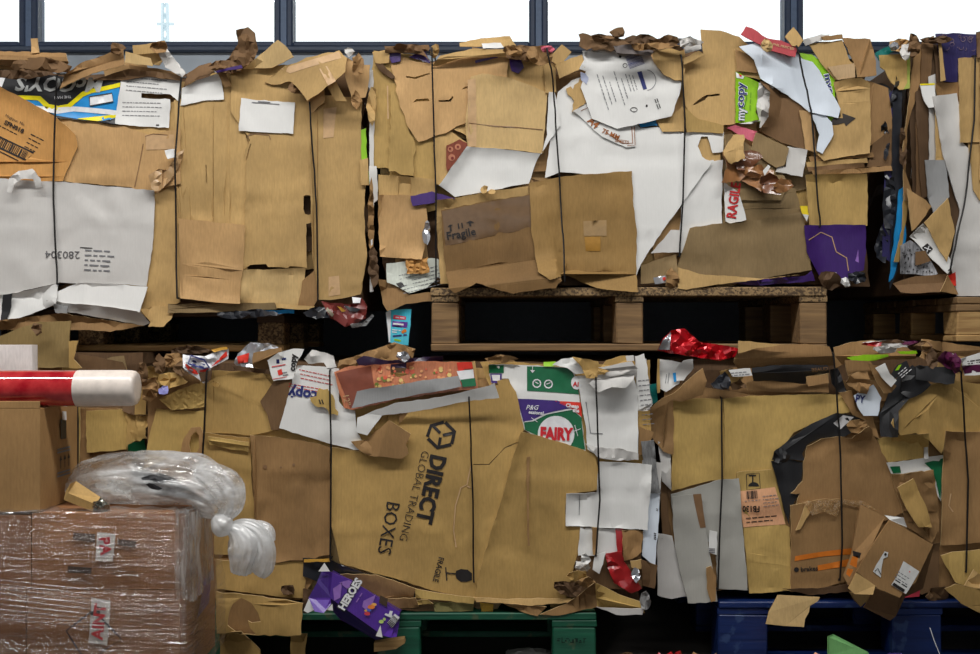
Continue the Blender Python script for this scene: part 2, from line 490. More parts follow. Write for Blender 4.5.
def T(s, txt, x, y, h, ang, mat, bold=0.0, sx=1.0, off=0.002, reg=None, shear=0.0, fit=None):
    """lettering centred at x, y; cap height h; turned ang degrees clockwise"""
    reg = s.reg if reg is None else reg
    (x, y), = conv(reg, [x, y]); h = h if ORG[reg] is None else h / ZS
    v, f = text_mesh(txt, bold)
    if len(f) == 0: return
    sc = h / 0.70
    if fit: sx = (fit if ORG[reg] is None else fit / ZS) / (np.ptp(v[:, 0]) * sc)
    u = (v[:, 0] + shear * v[:, 1]) * sc * sx; w = (v[:, 1] - .35) * sc; a = math.radians(ang)
    px = x + u * math.cos(a) + w * math.sin(a); py = y + u * math.sin(a) - w * math.cos(a)
    d = s.D(px, py) + off
    return mesh_obj('printed_lettering', [at(q, r, s.B.Y - e) for q, r, e in zip(px, py, d)], f, mat, s.o, smooth=True)

def rect(x, y, w, h, ang):
    a = math.radians(ang); c, s_ = math.cos(a), math.sin(a); r = []
    for u, v in ((-w / 2, -h / 2), (w / 2, -h / 2), (w / 2, h / 2), (-w / 2, h / 2)): r += [x + u * c - v * s_, y + u * s_ + v * c]
    return r

def lines_of_text(s, x, y, n, length, pitch, ang, mat, thick=1.4, seed=1, reg=None, off=.0014):
    """rows of print too small to read: broken dashes"""
    rnd = random.Random(seed); a = math.radians(ang); pol = []
    for i in range(n):
        u = -length / 2; lim = length / 2 * rnd.uniform(.6, 1)
        while u < lim:
            w = rnd.uniform(thick * 2, thick * 6)
            qx = x + (u + w / 2) * math.cos(a) - i * pitch * math.sin(a); qy = y + (u + w / 2) * math.sin(a) + i * pitch * math.cos(a)
            pol.append(rect(qx, qy, w, thick, ang)); u += w + thick * 1.2
    return PM(s, pol, mat, reg=reg, name='small_print', off=off)

def barcode(s, x, y, w, h, ang, mat, n=16, seed=3, reg=None, off=.0014):
    rnd = random.Random(seed); a = math.radians(ang); pol = []; u = -w / 2
    while u < w / 2:
        t = w / n * rnd.choice([.3, .5, .8]); pol.append(rect(x + (u + t / 2) * math.cos(a), y + (u + t / 2) * math.sin(a), t, h, ang)); u += t + w / n * rnd.choice([.3, .5, .6])
    return PM(s, pol, mat, reg=reg, name='barcode', off=off)

def disc(x, y, r, n=28, a0=0, a1=360, ry=None):
    o = []
    for i in range(n):
        a = math.radians(a0 + (a1 - a0) * i / (n if a1 - a0 == 360 else n - 1)); o += [x + r * math.cos(a), y + (ry or r) * math.sin(a)]
    return o

def stroke(flat, w):
    """an open line thickened into a closed outline"""
    p = [(flat[i], flat[i + 1]) for i in range(0, len(flat), 2)]; l, r = [], []
    for i in range(len(p)):
        ax, ay = p[max(i - 1, 0)]; bx, by = p[min(i + 1, len(p) - 1)]; q = math.hypot(bx - ax, by - ay) or 1
        nx, ny = -(by - ay) / q * w / 2, (bx - ax) / q * w / 2
        l.append((p[i][0] + nx, p[i][1] + ny)); r.append((p[i][0] - nx, p[i][1] - ny))
    return [c for q in l + r[::-1] for c in q]

def crumple(cx, cy, w, h, mat, name='crumpled_scrap', amp=.016, n=8, lift=.004, rot=0.0, label=None, hm=True, irr=.28, crs=None, back=None, bale=None):
    """a crushed scrap: ragged outline, strong random folds"""
    SEED[0] += 1; rnd = random.Random(SEED[0] * 7)
    fl = []
    for i in range(n):
        a = 2 * math.pi * (i + rnd.uniform(-.25, .25)) / n; q = 1 + rnd.uniform(-irr, irr)
        x, y = math.cos(a) * w / 2 * q, math.sin(a) * h / 2 * q; c, s_ = math.cos(rot), math.sin(rot)
        fl += [cx + x * c - y * s_, cy + x * s_ + y * c]
    fo = []
    for _ in range(2):
        a = rnd.uniform(0, 6.28); fo.append((cx, cy, cx + math.cos(a) * 10, cy + math.sin(a) * 10, rnd.uniform(-.7, .7)))
    return S('', fl, mat, name, cr=amp, crs=crs or max(6, min(w, h) * .5), folds=fo, step=3.5 if max(w, h) < 45 else 5, jag=1.0, lift=lift, th=.0025,
             flat_shade=True, label=label, hm=hm, auto=False, drape=False, back=back, bale=bale, rigid=.8)

def strap(px_pts, top_back=True, bottom_back=True, col=None, B=None):
    """a baling wire: rides over whatever it crosses, then turns in over the top and under the bale"""
    B = B or CUR
    p = px_pts; seq = []
    for (x1, y1), (x2, y2) in zip(p[:-1], p[1:]):
        m = max(2, int(math.hypot(x2 - x1, y2 - y1) / 5))
        for j in range(m): seq.append((x1 + (x2 - x1) * j / m, y1 + (y2 - y1) * j / m))
    seq.append(p[-1])
    X = np.array([q[0] for q in seq]); Yp = np.array([q[1] for q in seq])
    h = dilate(B.hm, 1); d = B.sample(X, Yp, (h, 0, 0))
    pad = np.pad(d, 6, mode='edge'); mx = np.max([pad[i:i + len(d)] for i in range(13)], axis=0)
    pad = np.pad(mx, 6, mode='edge'); sm = np.mean([pad[i:i + len(d)] for i in range(13)], axis=0)
    d = np.maximum(sm * .9 + d * .1, d) + .005
    w = np.array([vnoise(np.array([y / 60.0 + x]), np.array([.5]))[0] for x, y in seq]) * 1.2
    pts = [at(x + e, y, B.Y - q) for x, y, q, e in zip(X, Yp, d, w)]
    if top_back: pts = [pts[0] + Vector((0, .5, .02)), pts[0] + Vector((0, .06, .015))] + pts
    if bottom_back: pts = pts + [pts[-1] + Vector((0, .05, 0.0))]
    return tube('baling_strap', pts, .0027, M_STRAP, B.root, seg=6)
# ------------------------------------------------------------ palette
K1 = card((192, 162, 112)); K2 = card((183, 150, 98)); K3 = card((176, 145, 88)); K4 = card((184, 147, 100)); KO = card((190, 140, 80))
K5 = card((150, 116, 76)); K6 = card((116, 88, 60)); KG = card((136, 114, 80)); KD = card((88, 66, 46)); KP = card((204, 172, 124))
L1 = card((184, 150, 98)); L2 = card((176, 143, 86)); KB1 = card((121, 92, 56)); KB2 = card((146, 115, 68)); WD = card((168, 166, 159), vary=.02, grain=.04, flute=.03)
L3 = card((186, 155, 92)); L4 = card((160, 124, 82)); L5 = card((145, 112, 73)); L6 = card((108, 82, 56))
W = card((225, 224, 221), vary=.02, grain=.03, flute=.03); WG = card((205, 202, 198), vary=.02, grain=.04, flute=.03); WB = card((214, 222, 232), vary=.02, grain=.03, flute=0.02)
KRIM = card((206, 176, 128)); KRAFTS = {K1, K2, K3, K4, K5, KO, KG, L1, L2, L3, L4, L5}
GRY = card((150, 150, 150), vary=.02, grain=.05); PURP = card((62, 34, 104), rough=.4, vary=.05, gloss=.5); NAVY = card((42, 36, 84), rough=.45, gloss=.5)
BLK = card((34, 34, 37), rough=.5, vary=.05, gloss=.5); CHAR = card((62, 62, 64), rough=.6); GRN = card((26, 104, 66), rough=.4, vary=.02, gloss=.5)
LIME = card((142, 196, 26), rough=.4, vary=.02, gloss=.5); PINK = card((204, 104, 122), rough=.5, vary=.02); REDB = card((186, 78, 84), rough=.45, vary=.02)
CYAN = card((30, 140, 205), rough=.35, vary=.02, gloss=.5); TEAL = card((26, 112, 106), rough=.4); PEACH = card((224, 168, 128), vary=.02)
INK = paint((38, 34, 34), .6); INKB = paint((40, 48, 110), .5); INKR = paint((196, 40, 44), .5); INKG = paint((120, 120, 124), .6); BROWNINK = paint((150, 84, 30), .6)
PW = paint((228, 228, 230), .5); PYEL = paint((238, 222, 20), .4); PCYAN = paint((34, 140, 208), .4); PBLK = paint((34, 34, 38), .4); PGRN = paint((22, 104, 66), .4)
PRED = paint((222, 58, 44), .4); PPUR = paint((66, 42, 122), .4); PORG = paint((214, 118, 34), .5); PYO = paint((206, 156, 62), .5); PLIME = paint((142, 196, 26), .4)
PKL = paint((196, 160, 118), .5); PKD = paint((128, 96, 66), .45); PPINK = paint((220, 70, 90), .4); PVIO = paint((92, 42, 140), .4); PLIL = paint((150, 110, 190), .4)
TAPE = film('packing_tape', (215, 180, 130), .5, .16, 40, (1, 1, 1), .35, .75, .25)
M_STRAP = paint((30, 28, 28), .45, 0.2)
CORE = card((96, 72, 50), flute=.0, grain=.3); FOILR = paint((190, 22, 34), .22, .35, .8); FOILS = paint((196, 198, 204), .25, .6, .8)
CLEAR = film('clear_wrap', (225, 228, 230), .75, .15, 30, (1, 1, 1), .4, .65, .2)
DPL = paint((40, 42, 48), .3, 0, .6); MAROON = paint((88, 30, 66), .3, 0, .6); REDP = paint((168, 30, 34), .28, 0, .7)

# ------------------------------------------------------------ the room
def setting(o): o['kind'] = 'structure'; return o
WALLP = concrete('painted_render', (186, 196, 206)); CONC = concrete('stained_concrete', (70, 66, 62), 2.0)
setting(box('floor', -6.2, 6.2, -9, 1.5, -.2, 0.0, CONC))
WY = 1.30                                             # inner face of the back wall
sillz = at(0, 53, WY).z
setting(box('wall_back', -6.2, 6.2, WY, WY + .2, 0.0, sillz, WALLP))
setting(box('shade_panel', -6.0, 6.0, WY - .012, WY, 0.0, 1.62, paint((78, 82, 92), .6)))  # added dark panel: shade behind the pallets put into its colour
setting(box('ceiling', -6.2, 6.2, -9, 1.5, 4.3, 4.45, concrete('ceiling_paint', (150, 150, 148))))
setting(box('wall_left', -6.2, -6.0, -9, WY, 0, 4.3, concrete('side_wall_paint', (128, 126, 122))))
setting(box('wall_front_left', -6.2, -2.2, -9.2, -9.0, 0, 4.3, concrete('side_wall_paint', (128, 126, 122)))); setting(box('wall_front_right', 2.2, 6.2, -9.2, -9.0, 0, 4.3, concrete('side_wall_paint', (128, 126, 122))))  # unseen front wall, added round a doorway to cut the fill light
setting(box('wall_front_top', -2.2, 2.2, -9.2, -9.0, 3.2, 4.3, concrete('side_wall_paint', (128, 126, 122))))
setting(box('wall_right', 6.0, 6.2, -9, WY, 0, 4.3, concrete('side_wall_paint', (128, 126, 122))))
FRAME = paint((52, 66, 92), .45, 0, .4); FRAME2 = paint((96, 116, 146), .45, 0, .4); SILLM = paint((74, 84, 102), .5)
GLASS = bpy.data.materials.new('window_glass'); GLASS.use_nodes = True
_nt = GLASS.node_tree; _nt.nodes.remove(_nt.nodes['Principled BSDF'])
_tr = N(_nt, 'ShaderNodeBsdfTransparent'); _tr.inputs[0].default_value = (.96, .98, .98, 1); _gl = N(_nt, 'ShaderNodeBsdfGlossy'); _gl.inputs['Roughness'].default_value = .02
_fr = N(_nt, 'ShaderNodeFresnel'); _mx = N(_nt, 'ShaderNodeMixShader'); _nt.links.new(_fr.outputs[0], _mx.inputs[0])
_nt.links.new(_tr.outputs[0], _mx.inputs[1]); _nt.links.new(_gl.outputs[0], _mx.inputs[2]); _nt.links.new(_mx.outputs[0], _nt.nodes['Material Output'].inputs['Surface'])
wtop = 3.55
setting(box('wall_upper', -6.2, 6.2, WY, WY + .2, wtop, 4.3, WALLP))
gz = at(0, 42, WY).z; step = 254.8
trim = setting(box('trim_1', -6.0, 6.0, WY - .03, WY + .12, sillz, at(0, 47.5, WY).z, SILLM, bev=.006))
for i in range(-3, 8):
    xa = at(29 + step * (i - 1), 0, WY).x; xb = at(29 + step * i, 0, WY).x
    if xb < -6 or xa > 6: continue
    hw = at(499.3, 0, WY).x
    w_ = bpy.data.objects.new('window_%d' % (i + 4), None); COL.objects.link(w_); w_.location = ((xa + xb) / 2, WY, sillz); w_['kind'] = 'structure'
    z0 = at(0, 47.5, WY).z
    box('window_frame', xa + .012, xa + hw, WY - .012, WY + .07, z0, wtop, FRAME, w_, bev=.006)
    box('window_frame', xb - hw, xb - .012, WY - .012, WY + .07, z0, wtop, FRAME, w_, bev=.006)
    box('window_frame', xa + hw, xb - hw, WY - .012, WY + .07, z0, gz, FRAME, w_, bev=.006)
    box('window_frame', xa + hw, xb - hw, WY - .012, WY + .07, wtop - .04, wtop, FRAME, w_, bev=.006)
    box('mullion_cover', xb - .013, xb + .013, WY - .006, WY + .05, z0, wtop, FRAME2, w_)
    box('window_pane', xa + hw, xb - hw, WY + .03, WY + .036, gz, wtop - .04, GLASS, w_)

# a pale lattice mast far beyond the glass
MAST = paint((204, 218, 224), .8)
Ym = 70.0; mast = empty('outside_mast', at(166, 200, Ym), 'pale lattice mast standing far outside beyond the window glass', 'mast')
def mx_(px): return at(px, 0, Ym).x
def mz_(py): return at(0, py, Ym).z
for s_ in (-1, 1):
    tube('mast_leg', [(mx_(166 + s_ * 4.5), Ym, mz_(200)), (mx_(165 + s_ * 2.6), Ym, mz_(24)), (mx_(164 + s_ * 1.2), Ym, mz_(-60))], .11, MAST, mast, seg=5)
for q in range(-50, 60, 12):
    w0 = 1.6 + (q + 60) * .014
    tube('lattice_brace', [(mx_(165 - w0), Ym, mz_(q)), (mx_(165 + w0), Ym, mz_(q + 12))], .06, MAST, mast, seg=4)
    tube('lattice_brace', [(mx_(165 + w0), Ym, mz_(q)), (mx_(165 - w0), Ym, mz_(q + 12))], .06, MAST, mast, seg=4)
tube('cross_arm', [(mx_(157), Ym, mz_(24)), (mx_(174), Ym, mz_(24))], .1, MAST, mast, seg=4)

# ------------------------------------------------------------ pallets
WOODL = wood('pale_pallet_wood', (196, 160, 104), (140, 104, 62)); WOODD = wood('dark_pallet_wood', (92, 70, 50), (52, 40, 30)); WOODM = wood('worn_pallet_wood', (150, 118, 78), (96, 72, 48))
CHIP = wood('chip_block', (150, 122, 84), (78, 60, 40), chips=True)
GREENW = wood('green_painted_wood', (16, 92, 66), (10, 66, 48), wear=(70, 88, 62), rough=.55); BLUEW = wood('blue_painted_wood', (20, 44, 100), (12, 30, 74), wear=(46, 66, 108), rough=.35)
def pallet(px0, px1, Y, z0, z1, deck, block, low, label, L=.8, group='wooden pallets under the bales', blockpx=None, dk=.022):
    x0 = at(px0, 0, Y).x; x1 = at(px1, 0, Y).x; xm = (x0 + x1) / 2
    r = empty('pallet', (xm, Y + L / 2, z0), label, 'pallet', group)
    rnd = random.Random(int(px0 * 3 + z0 * 100)); bw = (L - .06) / 5; t2 = .020; ob = .020
    for i in range(5):
        y = Y + i * (bw + .015)
        box('deck_board', x0 + rnd.uniform(-.004, .004), x1 + rnd.uniform(-.004, .004), y, y + bw, z1 - dk, z1 - rnd.uniform(0, .002), deck, r, bev=.003, jit=.002, rnd=rnd)
    w = blockpx or .085
    for xs_ in (x0, xm - w / 2, x1 - w):
        box('stringer_board', xs_, xs_ + w, Y + .003, Y + L - .003, z1 - dk - t2, z1 - dk, deck, r, bev=.002, jit=.001, rnd=rnd)
        for y in (Y + .004, Y + L / 2 - .05, Y + L - .104):
            box('block', xs_ + .002, xs_ + w - .002, y, y + .1, z0 + ob, z1 - dk - t2, block, r, bev=.004, jit=.002, rnd=rnd)
    for y in (Y, Y + L / 2 - .05, Y + L - .1):
        box('bottom_board', x0, x1, y, y + .1, z0, z0 + ob, low, r, bev=.003, jit=.002, rnd=rnd)
    return r
zof = lambda py, Y: at(0, py, Y).z
pallet(-104, 284, .10, zof(351, .10), zof(309, .10), WOODD, CHIP, WOODL, 'dark worn pallet with chipboard blocks, under the bale with blue and yellow sheet')
pallet(431, 828, .0, zof(351, 0), zof(287, 0), CHIP, WOODM, WOODM, 'pallet with thick chipboard deck edge and three blocks, under the bale with big white sheets', dk=.026)
pallet(957, 1350, -.02, zof(342, -.02), zof(297, -.02), WOODM, WOODL, WOODL, 'pale pallet whose corner block shows at the right edge under the dark navy bale')
pallet(200, 597, -.12, 0, zof(613, -.12), GREENW, GREENW, GREENW, 'green painted pallet on the floor under the bale with the hexagon logo box', blockpx=.13)
pallet(718, 1118, -.05, 0, zof(601, -.05), BLUEW, BLUEW, BLUEW, 'dark blue painted pallet on the floor with glossy worn block', blockpx=.15)
pallet(-300, 110, -.10, 0, .16, WOODM, CHIP, WOODM, 'plain pallet on the floor hidden behind the film wrapped cartons')

# ------------------------------------------------------------ bales: a compacted core each
def core(B, px0, px1, py0, py1, L=1.0):
    x0, x1 = at(px0, 0, B.Y).x, at(px1, 0, B.Y).x; z0, z1 = zof(py1, B.Y), zof(py0, B.Y); y0, y1 = B.Y + .075, B.Y + L
    bm = bmesh.new(); nx, ny, nz = 26, 18, 20
    def grid(f, a, b):
        g = [[bm.verts.new(f(i / a, j / b)) for j in range(b + 1)] for i in range(a + 1)]
        for i in range(a):
            for j in range(b): bm.faces.new((g[i][j], g[i + 1][j], g[i + 1][j + 1], g[i][j + 1]))
    X = lambda u: x0 + (x1 - x0) * u
    Yv = lambda u: y0 + (y1 - y0) * u
    Z = lambda u: z0 + (z1 - z0) * u
    grid(lambda u, v: (X(u), y0, Z(v)), nx, nz); grid(lambda u, v: (X(1 - u), y1, Z(v)), nx, nz)
    grid(lambda u, v: (x0, Yv(1 - u), Z(v)), ny, nz); grid(lambda u, v: (x1, Yv(u), Z(v)), ny, nz)
    grid(lambda u, v: (X(u), Yv(v), z1), nx, ny); grid(lambda u, v: (X(u), Yv(1 - v), z0), nx, ny)
    bmesh.ops.remove_doubles(bm, verts=bm.verts, dist=1e-5)
    c = Vector(((x0 + x1) / 2, (y0 + y1) / 2, (z0 + z1) / 2)); org = parent_org(B.root)
    for v in bm.verts:
        p = v.co.copy(); h = float(vnoise(np.array([p.x * 9 + 7]), np.array([p.z * 30 + p.y * 7]))[0])
        q = (p - c); m = max(abs(q.x) / (x1 - x0), abs(q.y) / (y1 - y0))
        v.co = p - q * (.0 + .03 * (h + .5)) - org
    me = bpy.data.meshes.new('compacted_core'); bm.to_mesh(me); bm.free(); me.materials.append(CORE)
    o = bpy.data.objects.new('compacted_core', me); COL.objects.link(o); o.parent = B.root; o['kind'] = 'stuff'

def fillers(B, px0, px1, py0, py1, n, seed, mats):
    """the small squashed scraps that show through the gaps between the outer sheets: one joined part"""
    global SINK, CUR
    CUR = B; SINK = []; rnd = random.Random(seed)
    for i in range(n):
        w, h = rnd.uniform(30, 95), rnd.uniform(25, 80); cx, cy = rnd.uniform(px0 + w / 2, px1 - w / 2), rnd.uniform(py0 + h / 2, py1 - h / 2)
        a = rnd.choice([0, 90]) + rnd.gauss(0, 12); r = rect(cx, cy, w, h, a); r = [v + rnd.uniform(-5, 5) for v in r]
        S('', r, rnd.choice(mats), step=12, jag=1.2, wr=1.6, tx=rnd.uniform(-.02, .02), ty=rnd.uniform(-.02, .02), drape=False, rigid=.35, gap=.0, auto=False)
    allv, allf, mi, mats_ = [], [], [], []
    for v, f, m in SINK:
        if m not in mats_: mats_.append(m)
        b = len(allv); allv += v; allf += [tuple(i + b for i in t) for t in f]; mi += [mats_.index(m)] * len(f)
    SINK = None
    B.hm = np.clip(B.hm, -.03, -.008)
    o = mesh_obj('squashed_scraps', allv, allf, mats_, B.root, mi, False); o['kind'] = 'stuff'

MIX = [K2, K3, K5, K6, KG, K4, KD, K1]
A = Bale('bale', 0.0, 105, 309, 'upper left bale with an upside-down blue and yellow sheet and white carton below')
core(A, -165, 364, 66, 308); fillers(A, -165, 368, 60, 300, 60, 1, MIX)
B_ = Bale('bale', 0.0, 634, 287, 'upper middle bale with big white sheets and lime green printed pieces')
core(B_, 377, 880, 52, 286); fillers(B_, 375, 884, 48, 280, 60, 2, MIX)
C_ = Bale('bale', 0.0, 1170, 296, 'upper bale cut by the right frame edge, with navy sheet and tall white panel')
core(C_, 912, 1430, 48, 294); fillers(C_, 906, 1200, 42, 288, 40, 3, [K5, K6, KD, WG, K4, KD])
D_ = Bale('bale', -.12, 400, 612, 'lower middle bale with a hexagon logo box and a green and purple detergent carton')
core(D_, 156, 648, 362, 610); fillers(D_, 146, 655, 366, 604, 64, 4, MIX)
E_ = Bale('bale', -.05, 925, 600, 'lower bale on the blue pallet, with black board curving across cardboard')
core(E_, 672, 1180, 358, 598); fillers(E_, 664, 1090, 362, 590, 56, 5, MIX)
F_ = Bale('bale', -.10, -115, 612, 'lower bale behind the red film roll and wrapped cartons')
core(F_, -375, 136, 352, 598); fillers(F_, -375, 142, 346, 600, 40, 6, MIX)
# ============================================================ BALE A (upper, at the left end)
CUR = A
S('', [-170,160, -20,150, -20,310, -170,312], K2)
S('', [118,122, 184,98, 182,225, 180,302, 150,318, 112,312], K2, ty=.004)
S('', [-170,60, 40,62, 60,120, -10,200, -170,210], K5)
S('b', [-12,340, 165,215, 300,222, 380,330, 430,480, 430,640, -12,640], K2, wr=1.2)
S('', [174,100, 232,90, 250,150, 247,299, 214,303, 178,298], K2, name='cardboard_panel', grooves=[(178,210,246,213,-2,4), (178,262,243,266,3,6)],
  holes=[stroke([206,165, 206.6,183], 1.2)], wr=1.3)
s = S('', [231,66, 300,64, 312,100, 313,222, 306,224, 307,268, 290,266, 288,268, 268,267, 266,264, 250,265, 243,270, 245,150, 250,140, 231,112], K2, name='cardboard_panel',
  holes=[conv('g', [404,118, 412,114, 426,116, 428,140, 427,176, 420,180, 408,176, 403,160]) and [c for q in conv('g', [404,118, 412,114, 426,116, 428,140, 427,176, 420,180, 408,176, 403,160]) for c in q],
         [c for q in conv('b', stroke([231,470, 212,540, 214,600, 214,652], 5)) for c in q]],
  grooves=[(246,139,308,141,-2,3), (246,205,306,205,-2,3), (246,218,306,219,-1.5,3)], wr=1.3)
PM(s, [stroke([222,452, 224,441, 246,437, 290,441, 296,456], 3)], PKD, reg='b', name='handle_score')
S('g', [195,358, 410,352, 402,478, 300,484, 196,480], K1, grooves=[(195,400,405,398,3,3), (195,430,405,440,-3,3), (200,460,400,462,3,3)], wr=1.6)
S('g', [-5,190, 212,212, 206,360, 198,395, 196,470, 120,466, 0,452], K4, name='cardboard_flap', ty=-.006, folds=[(-10,338,210,362,-.5), (-10,375,200,395,1.0)], label='folded pinkish brown flap with a dark crease across it')
s = S('', [311,94, 362,98, 361,130, 366,180, 364,215, 367,256, 361,294, 330,300, 318,300, 312,250, 310,180], K2, name='cardboard_panel', wr=1.3, grooves=[(316,287,362,284,5,4), (340,100,342,290,-2,3)])
P(s, [470,355, 512,350, 502,448, 468,452], PKL, reg='b', name='paper_tape'); P(s, [486,382, 520,378, 524,440, 486,446], PKL, reg='g', name='paper_tape')
S('g', [400,395, 440,360, 452,452, 430,490, 385,478], K5, name='cardboard_scrap', ty=.01)
s = S('b', [200,320, 376,335, 370,438, 192,428], W, name='blank_label', th=.0015, label='blank white label on the tall cardboard panel')
PM(s, [rect(280, 338, 90, 3, 4), rect(275, 333, 40, 3, 4)], INKG, reg='b', name='small_print')
S('a', [595,288, 640,262, 720,238, 726,280, 732,325, 660,330, 590,345], W, name='white_label', th=.002)
s = S('a', [178,382, 300,395, 405,412, 480,440, 590,420, 590,600, 440,640, 430,612, 205,592], K4, name='cardboard_panel', grooves=[(405,415,388,560,-2.5,3), (240,400,300,600,2,5)])
P(s, [475,440, 568,440, 570,486, 478,490], PKL, name='paper_patch'); PM(s, [stroke([468,470, 440,612], 3), stroke([474,446, 500,438, 550,442], 3)], PKD, name='handle_score')
# upside-down blue and yellow sheet
s = S('a', [-120,210, 20,228, 200,250, 290,262, 395,262, 392,330, 378,408, 260,392, 185,385, 80,325, -20,285], BLK, name='printed_sheet', wr=.7, step=6, label='black sheet printed blue and yellow, lettering upside down')
PM(s, [[-60,222, 26,232, 6,284, -14,278, 10,240, -60,228]], PW, name='white_border')
P(s, [60,322, 130,330, 180,352, 226,346, 292,294, 392,272, 388,340, 380,402, 250,388, 186,378], PCYAN, name='blue_field')
P(s, [50,312, 132,314, 160,340, 190,346, 222,340, 268,300, 300,290, 393,270, 392,284, 300,304, 272,316, 232,350, 190,362, 152,356, 124,328, 60,324], PYEL, off=.0026, name='yellow_band')
P(s, [84,342, 180,352, 240,348, 386,362, 384,378, 240,364, 186,372, 110,358], PW, off=.0026, name='white_band')
P(s, [250,388, 380,374, 379,384, 320,396], PYEL, off=.0026, name='yellow_band'); P(s, [320,398, 379,386, 378,406], PBLK, off=.0032, name='black_band')
T(s, "McCOY'S", 200, 276, 46, 181, paint((196, 198, 196), .4), .03, 1.08, shear=.25, off=.003); T(s, 'THE MAN', 205, 318, 9, 176, PW, off=.0045)
P(s, [292,316, 366,304, 370,332, 294,346], PW, off=.0034, name='notice_box'); PM(s, [stroke([292,316, 366,304, 370,332, 294,346, 292,316], 3)], INK, off=.0046, name='notice_outline')
lines_of_text(s, 332, 318, 2, 62, 12, -9, INK, 6, 4); s.o  # rows too small to read
# paper labels with a delivery note
s = S('a', [400,240, 470,246, 590,264, 592,300, 584,332, 555,308, 462,304, 462,320, 556,325, 552,418, 470,414, 376,404, 385,335], W, name='delivery_label', th=.0015, step=5, label='two white address labels one over the other')
lines_of_text(s, 480, 258, 4, 130, 14, 5, INKG, 2.2, 5); lines_of_text(s, 465, 336, 4, 130, 14, 1, INKG, 2.2, 6); PM(s, [rect(515, 409, 10, 5, 0)], INK)
# orange-brown carton side with code label
s = S('a', [-420,150, -160,215, 0,283, 80,325, 180,380, 246,440, 254,480, 235,520, 205,592, 0,592, -420,600], KO, name='printed_carton_side', wr=1.0, ty=.004, label='orange brown carton side with a slanting code and barcode')
T(s, 'SFN018', 46, 414, 14, 27, INK, .03, 1.1); T(s, 'Meghpur, No.', 50, 392, 9, 27, INK); lines_of_text(s, 32, 428, 1, 80, 10, 27, INK, 3, 7); lines_of_text(s, 120, 448, 4, 44, 15, 27, INK, 3, 8)
PM(s, [stroke([-70,418, 0,448, 110,500, 86,524, -30,470, -70,452], 6)], INK, name='barcode_frame'); barcode(s, 20, 478, 150, 30, 27, INK, 20, 5); PM(s, [rect(20, 505, 90, 3, 27)], INK)
# torn shiny tape
S('a', [485,572, 520,552, 548,555, 580,500, 602,486, 596,520, 560,585, 516,632, 495,615], card((196, 160, 116), rough=.3, gloss=.6), name='torn_tape', cr=.014, crs=7, step=4, lift=.006, th=.0015, flat_shade=True, folds=[(530,550,530,620,.5)])
S('a', [538,492, 570,486, 572,515, 548,520], W, name='paper_scrap', cr=.008, crs=6, step=4, lift=.01)
# white carton at the bottom
s = S('f', [-300,50, 0,60, 170,70, 330,84, 505,100, 502,235, 492,330, 478,412, 330,406, 195,400, 20,442, -300,470], WG, name='white_carton_side', wr=1.0, lift=.006, grooves=[(-100,200,190,192,-3,4), (190,195,500,236,-3,4), (210,90,340,210,3,8), (345,90,350,400,-2,6), (380,110,395,230,3,4), (60,330,110,400,4,9)], label='large white carton side marked with an upside-down number')
T(s, '280304', 204, 310, 24, 181, paint((90, 88, 90), .6), sx=1.12)
lines_of_text(s, 320, 297, 5, 84, 16, 3, INKG, 5, 11); PM(s, [rect(282, 287, 40, 3, 3)], INK)
S('f', [170,436, 262,400, 330,404, 482,414, 470,455, 456,498, 300,476, 160,462], W, name='white_carton_flap', lift=.01, folds=[(482,402,180,402,-.9)], ty=.05, wr=.8, label='white carton flap folded outward')
S('f', [150,458, 300,474, 456,495, 490,533, 470,541, 330,516, 190,492], WG, name='white_carton_flap', lift=.0, ty=-.10, wr=.8)
S('f', [-200,440, 20,440, 190,403, 182,470, 100,505, 10,530, -200,570], W, name='white_carton_flap', lift=.012, ty=.09, wr=1.0, label='white carton flap folded outward')
S('f', [10,440, 40,436, 36,480, 20,530, 2,530], BLK, name='black_tape', th=.001, wr=.4)
S('f', [175,470, 222,478, 218,505, 180,498], GRY, name='paper_scrap', cr=.008, crs=6, step=4)
S('f', [22,104, 30,60, 60,36, 105,28, 132,60, 140,90, 118,92, 108,62, 70,62, 46,80, 36,108], WG, name='torn_white_tape', cr=.01, crs=9, step=4, lift=.02, th=.0015)
S('f', [458,488, 520,476, 575,480, 560,520, 535,545, 484,545, 492,530], K2, name='cardboard_flap', ty=.05)
S('f', [-150,545, 200,500, 330,520, 470,542, 360,562, 300,556, 0,556], K5, name='cardboard_flap', ty=.08)
# underside litter
S('g', [-40,470, 310,466, 318,488, 120,498, -40,500], KG, name='cardboard_strip', ty=.03)
S('g', [312,468, 440,478, 436,490, 370,488, 316,484], K2, name='cardboard_strip', ty=.03)
S('g', [268,492, 372,487, 374,502, 275,506], CYAN, name='blue_strip', th=.002, label='bright blue printed edge')
crumple(250, 314, 70, 9, DPL, 'black_plastic_rag', n=9); crumple(318, 312, 30, 14, DPL, 'black_plastic_rag')
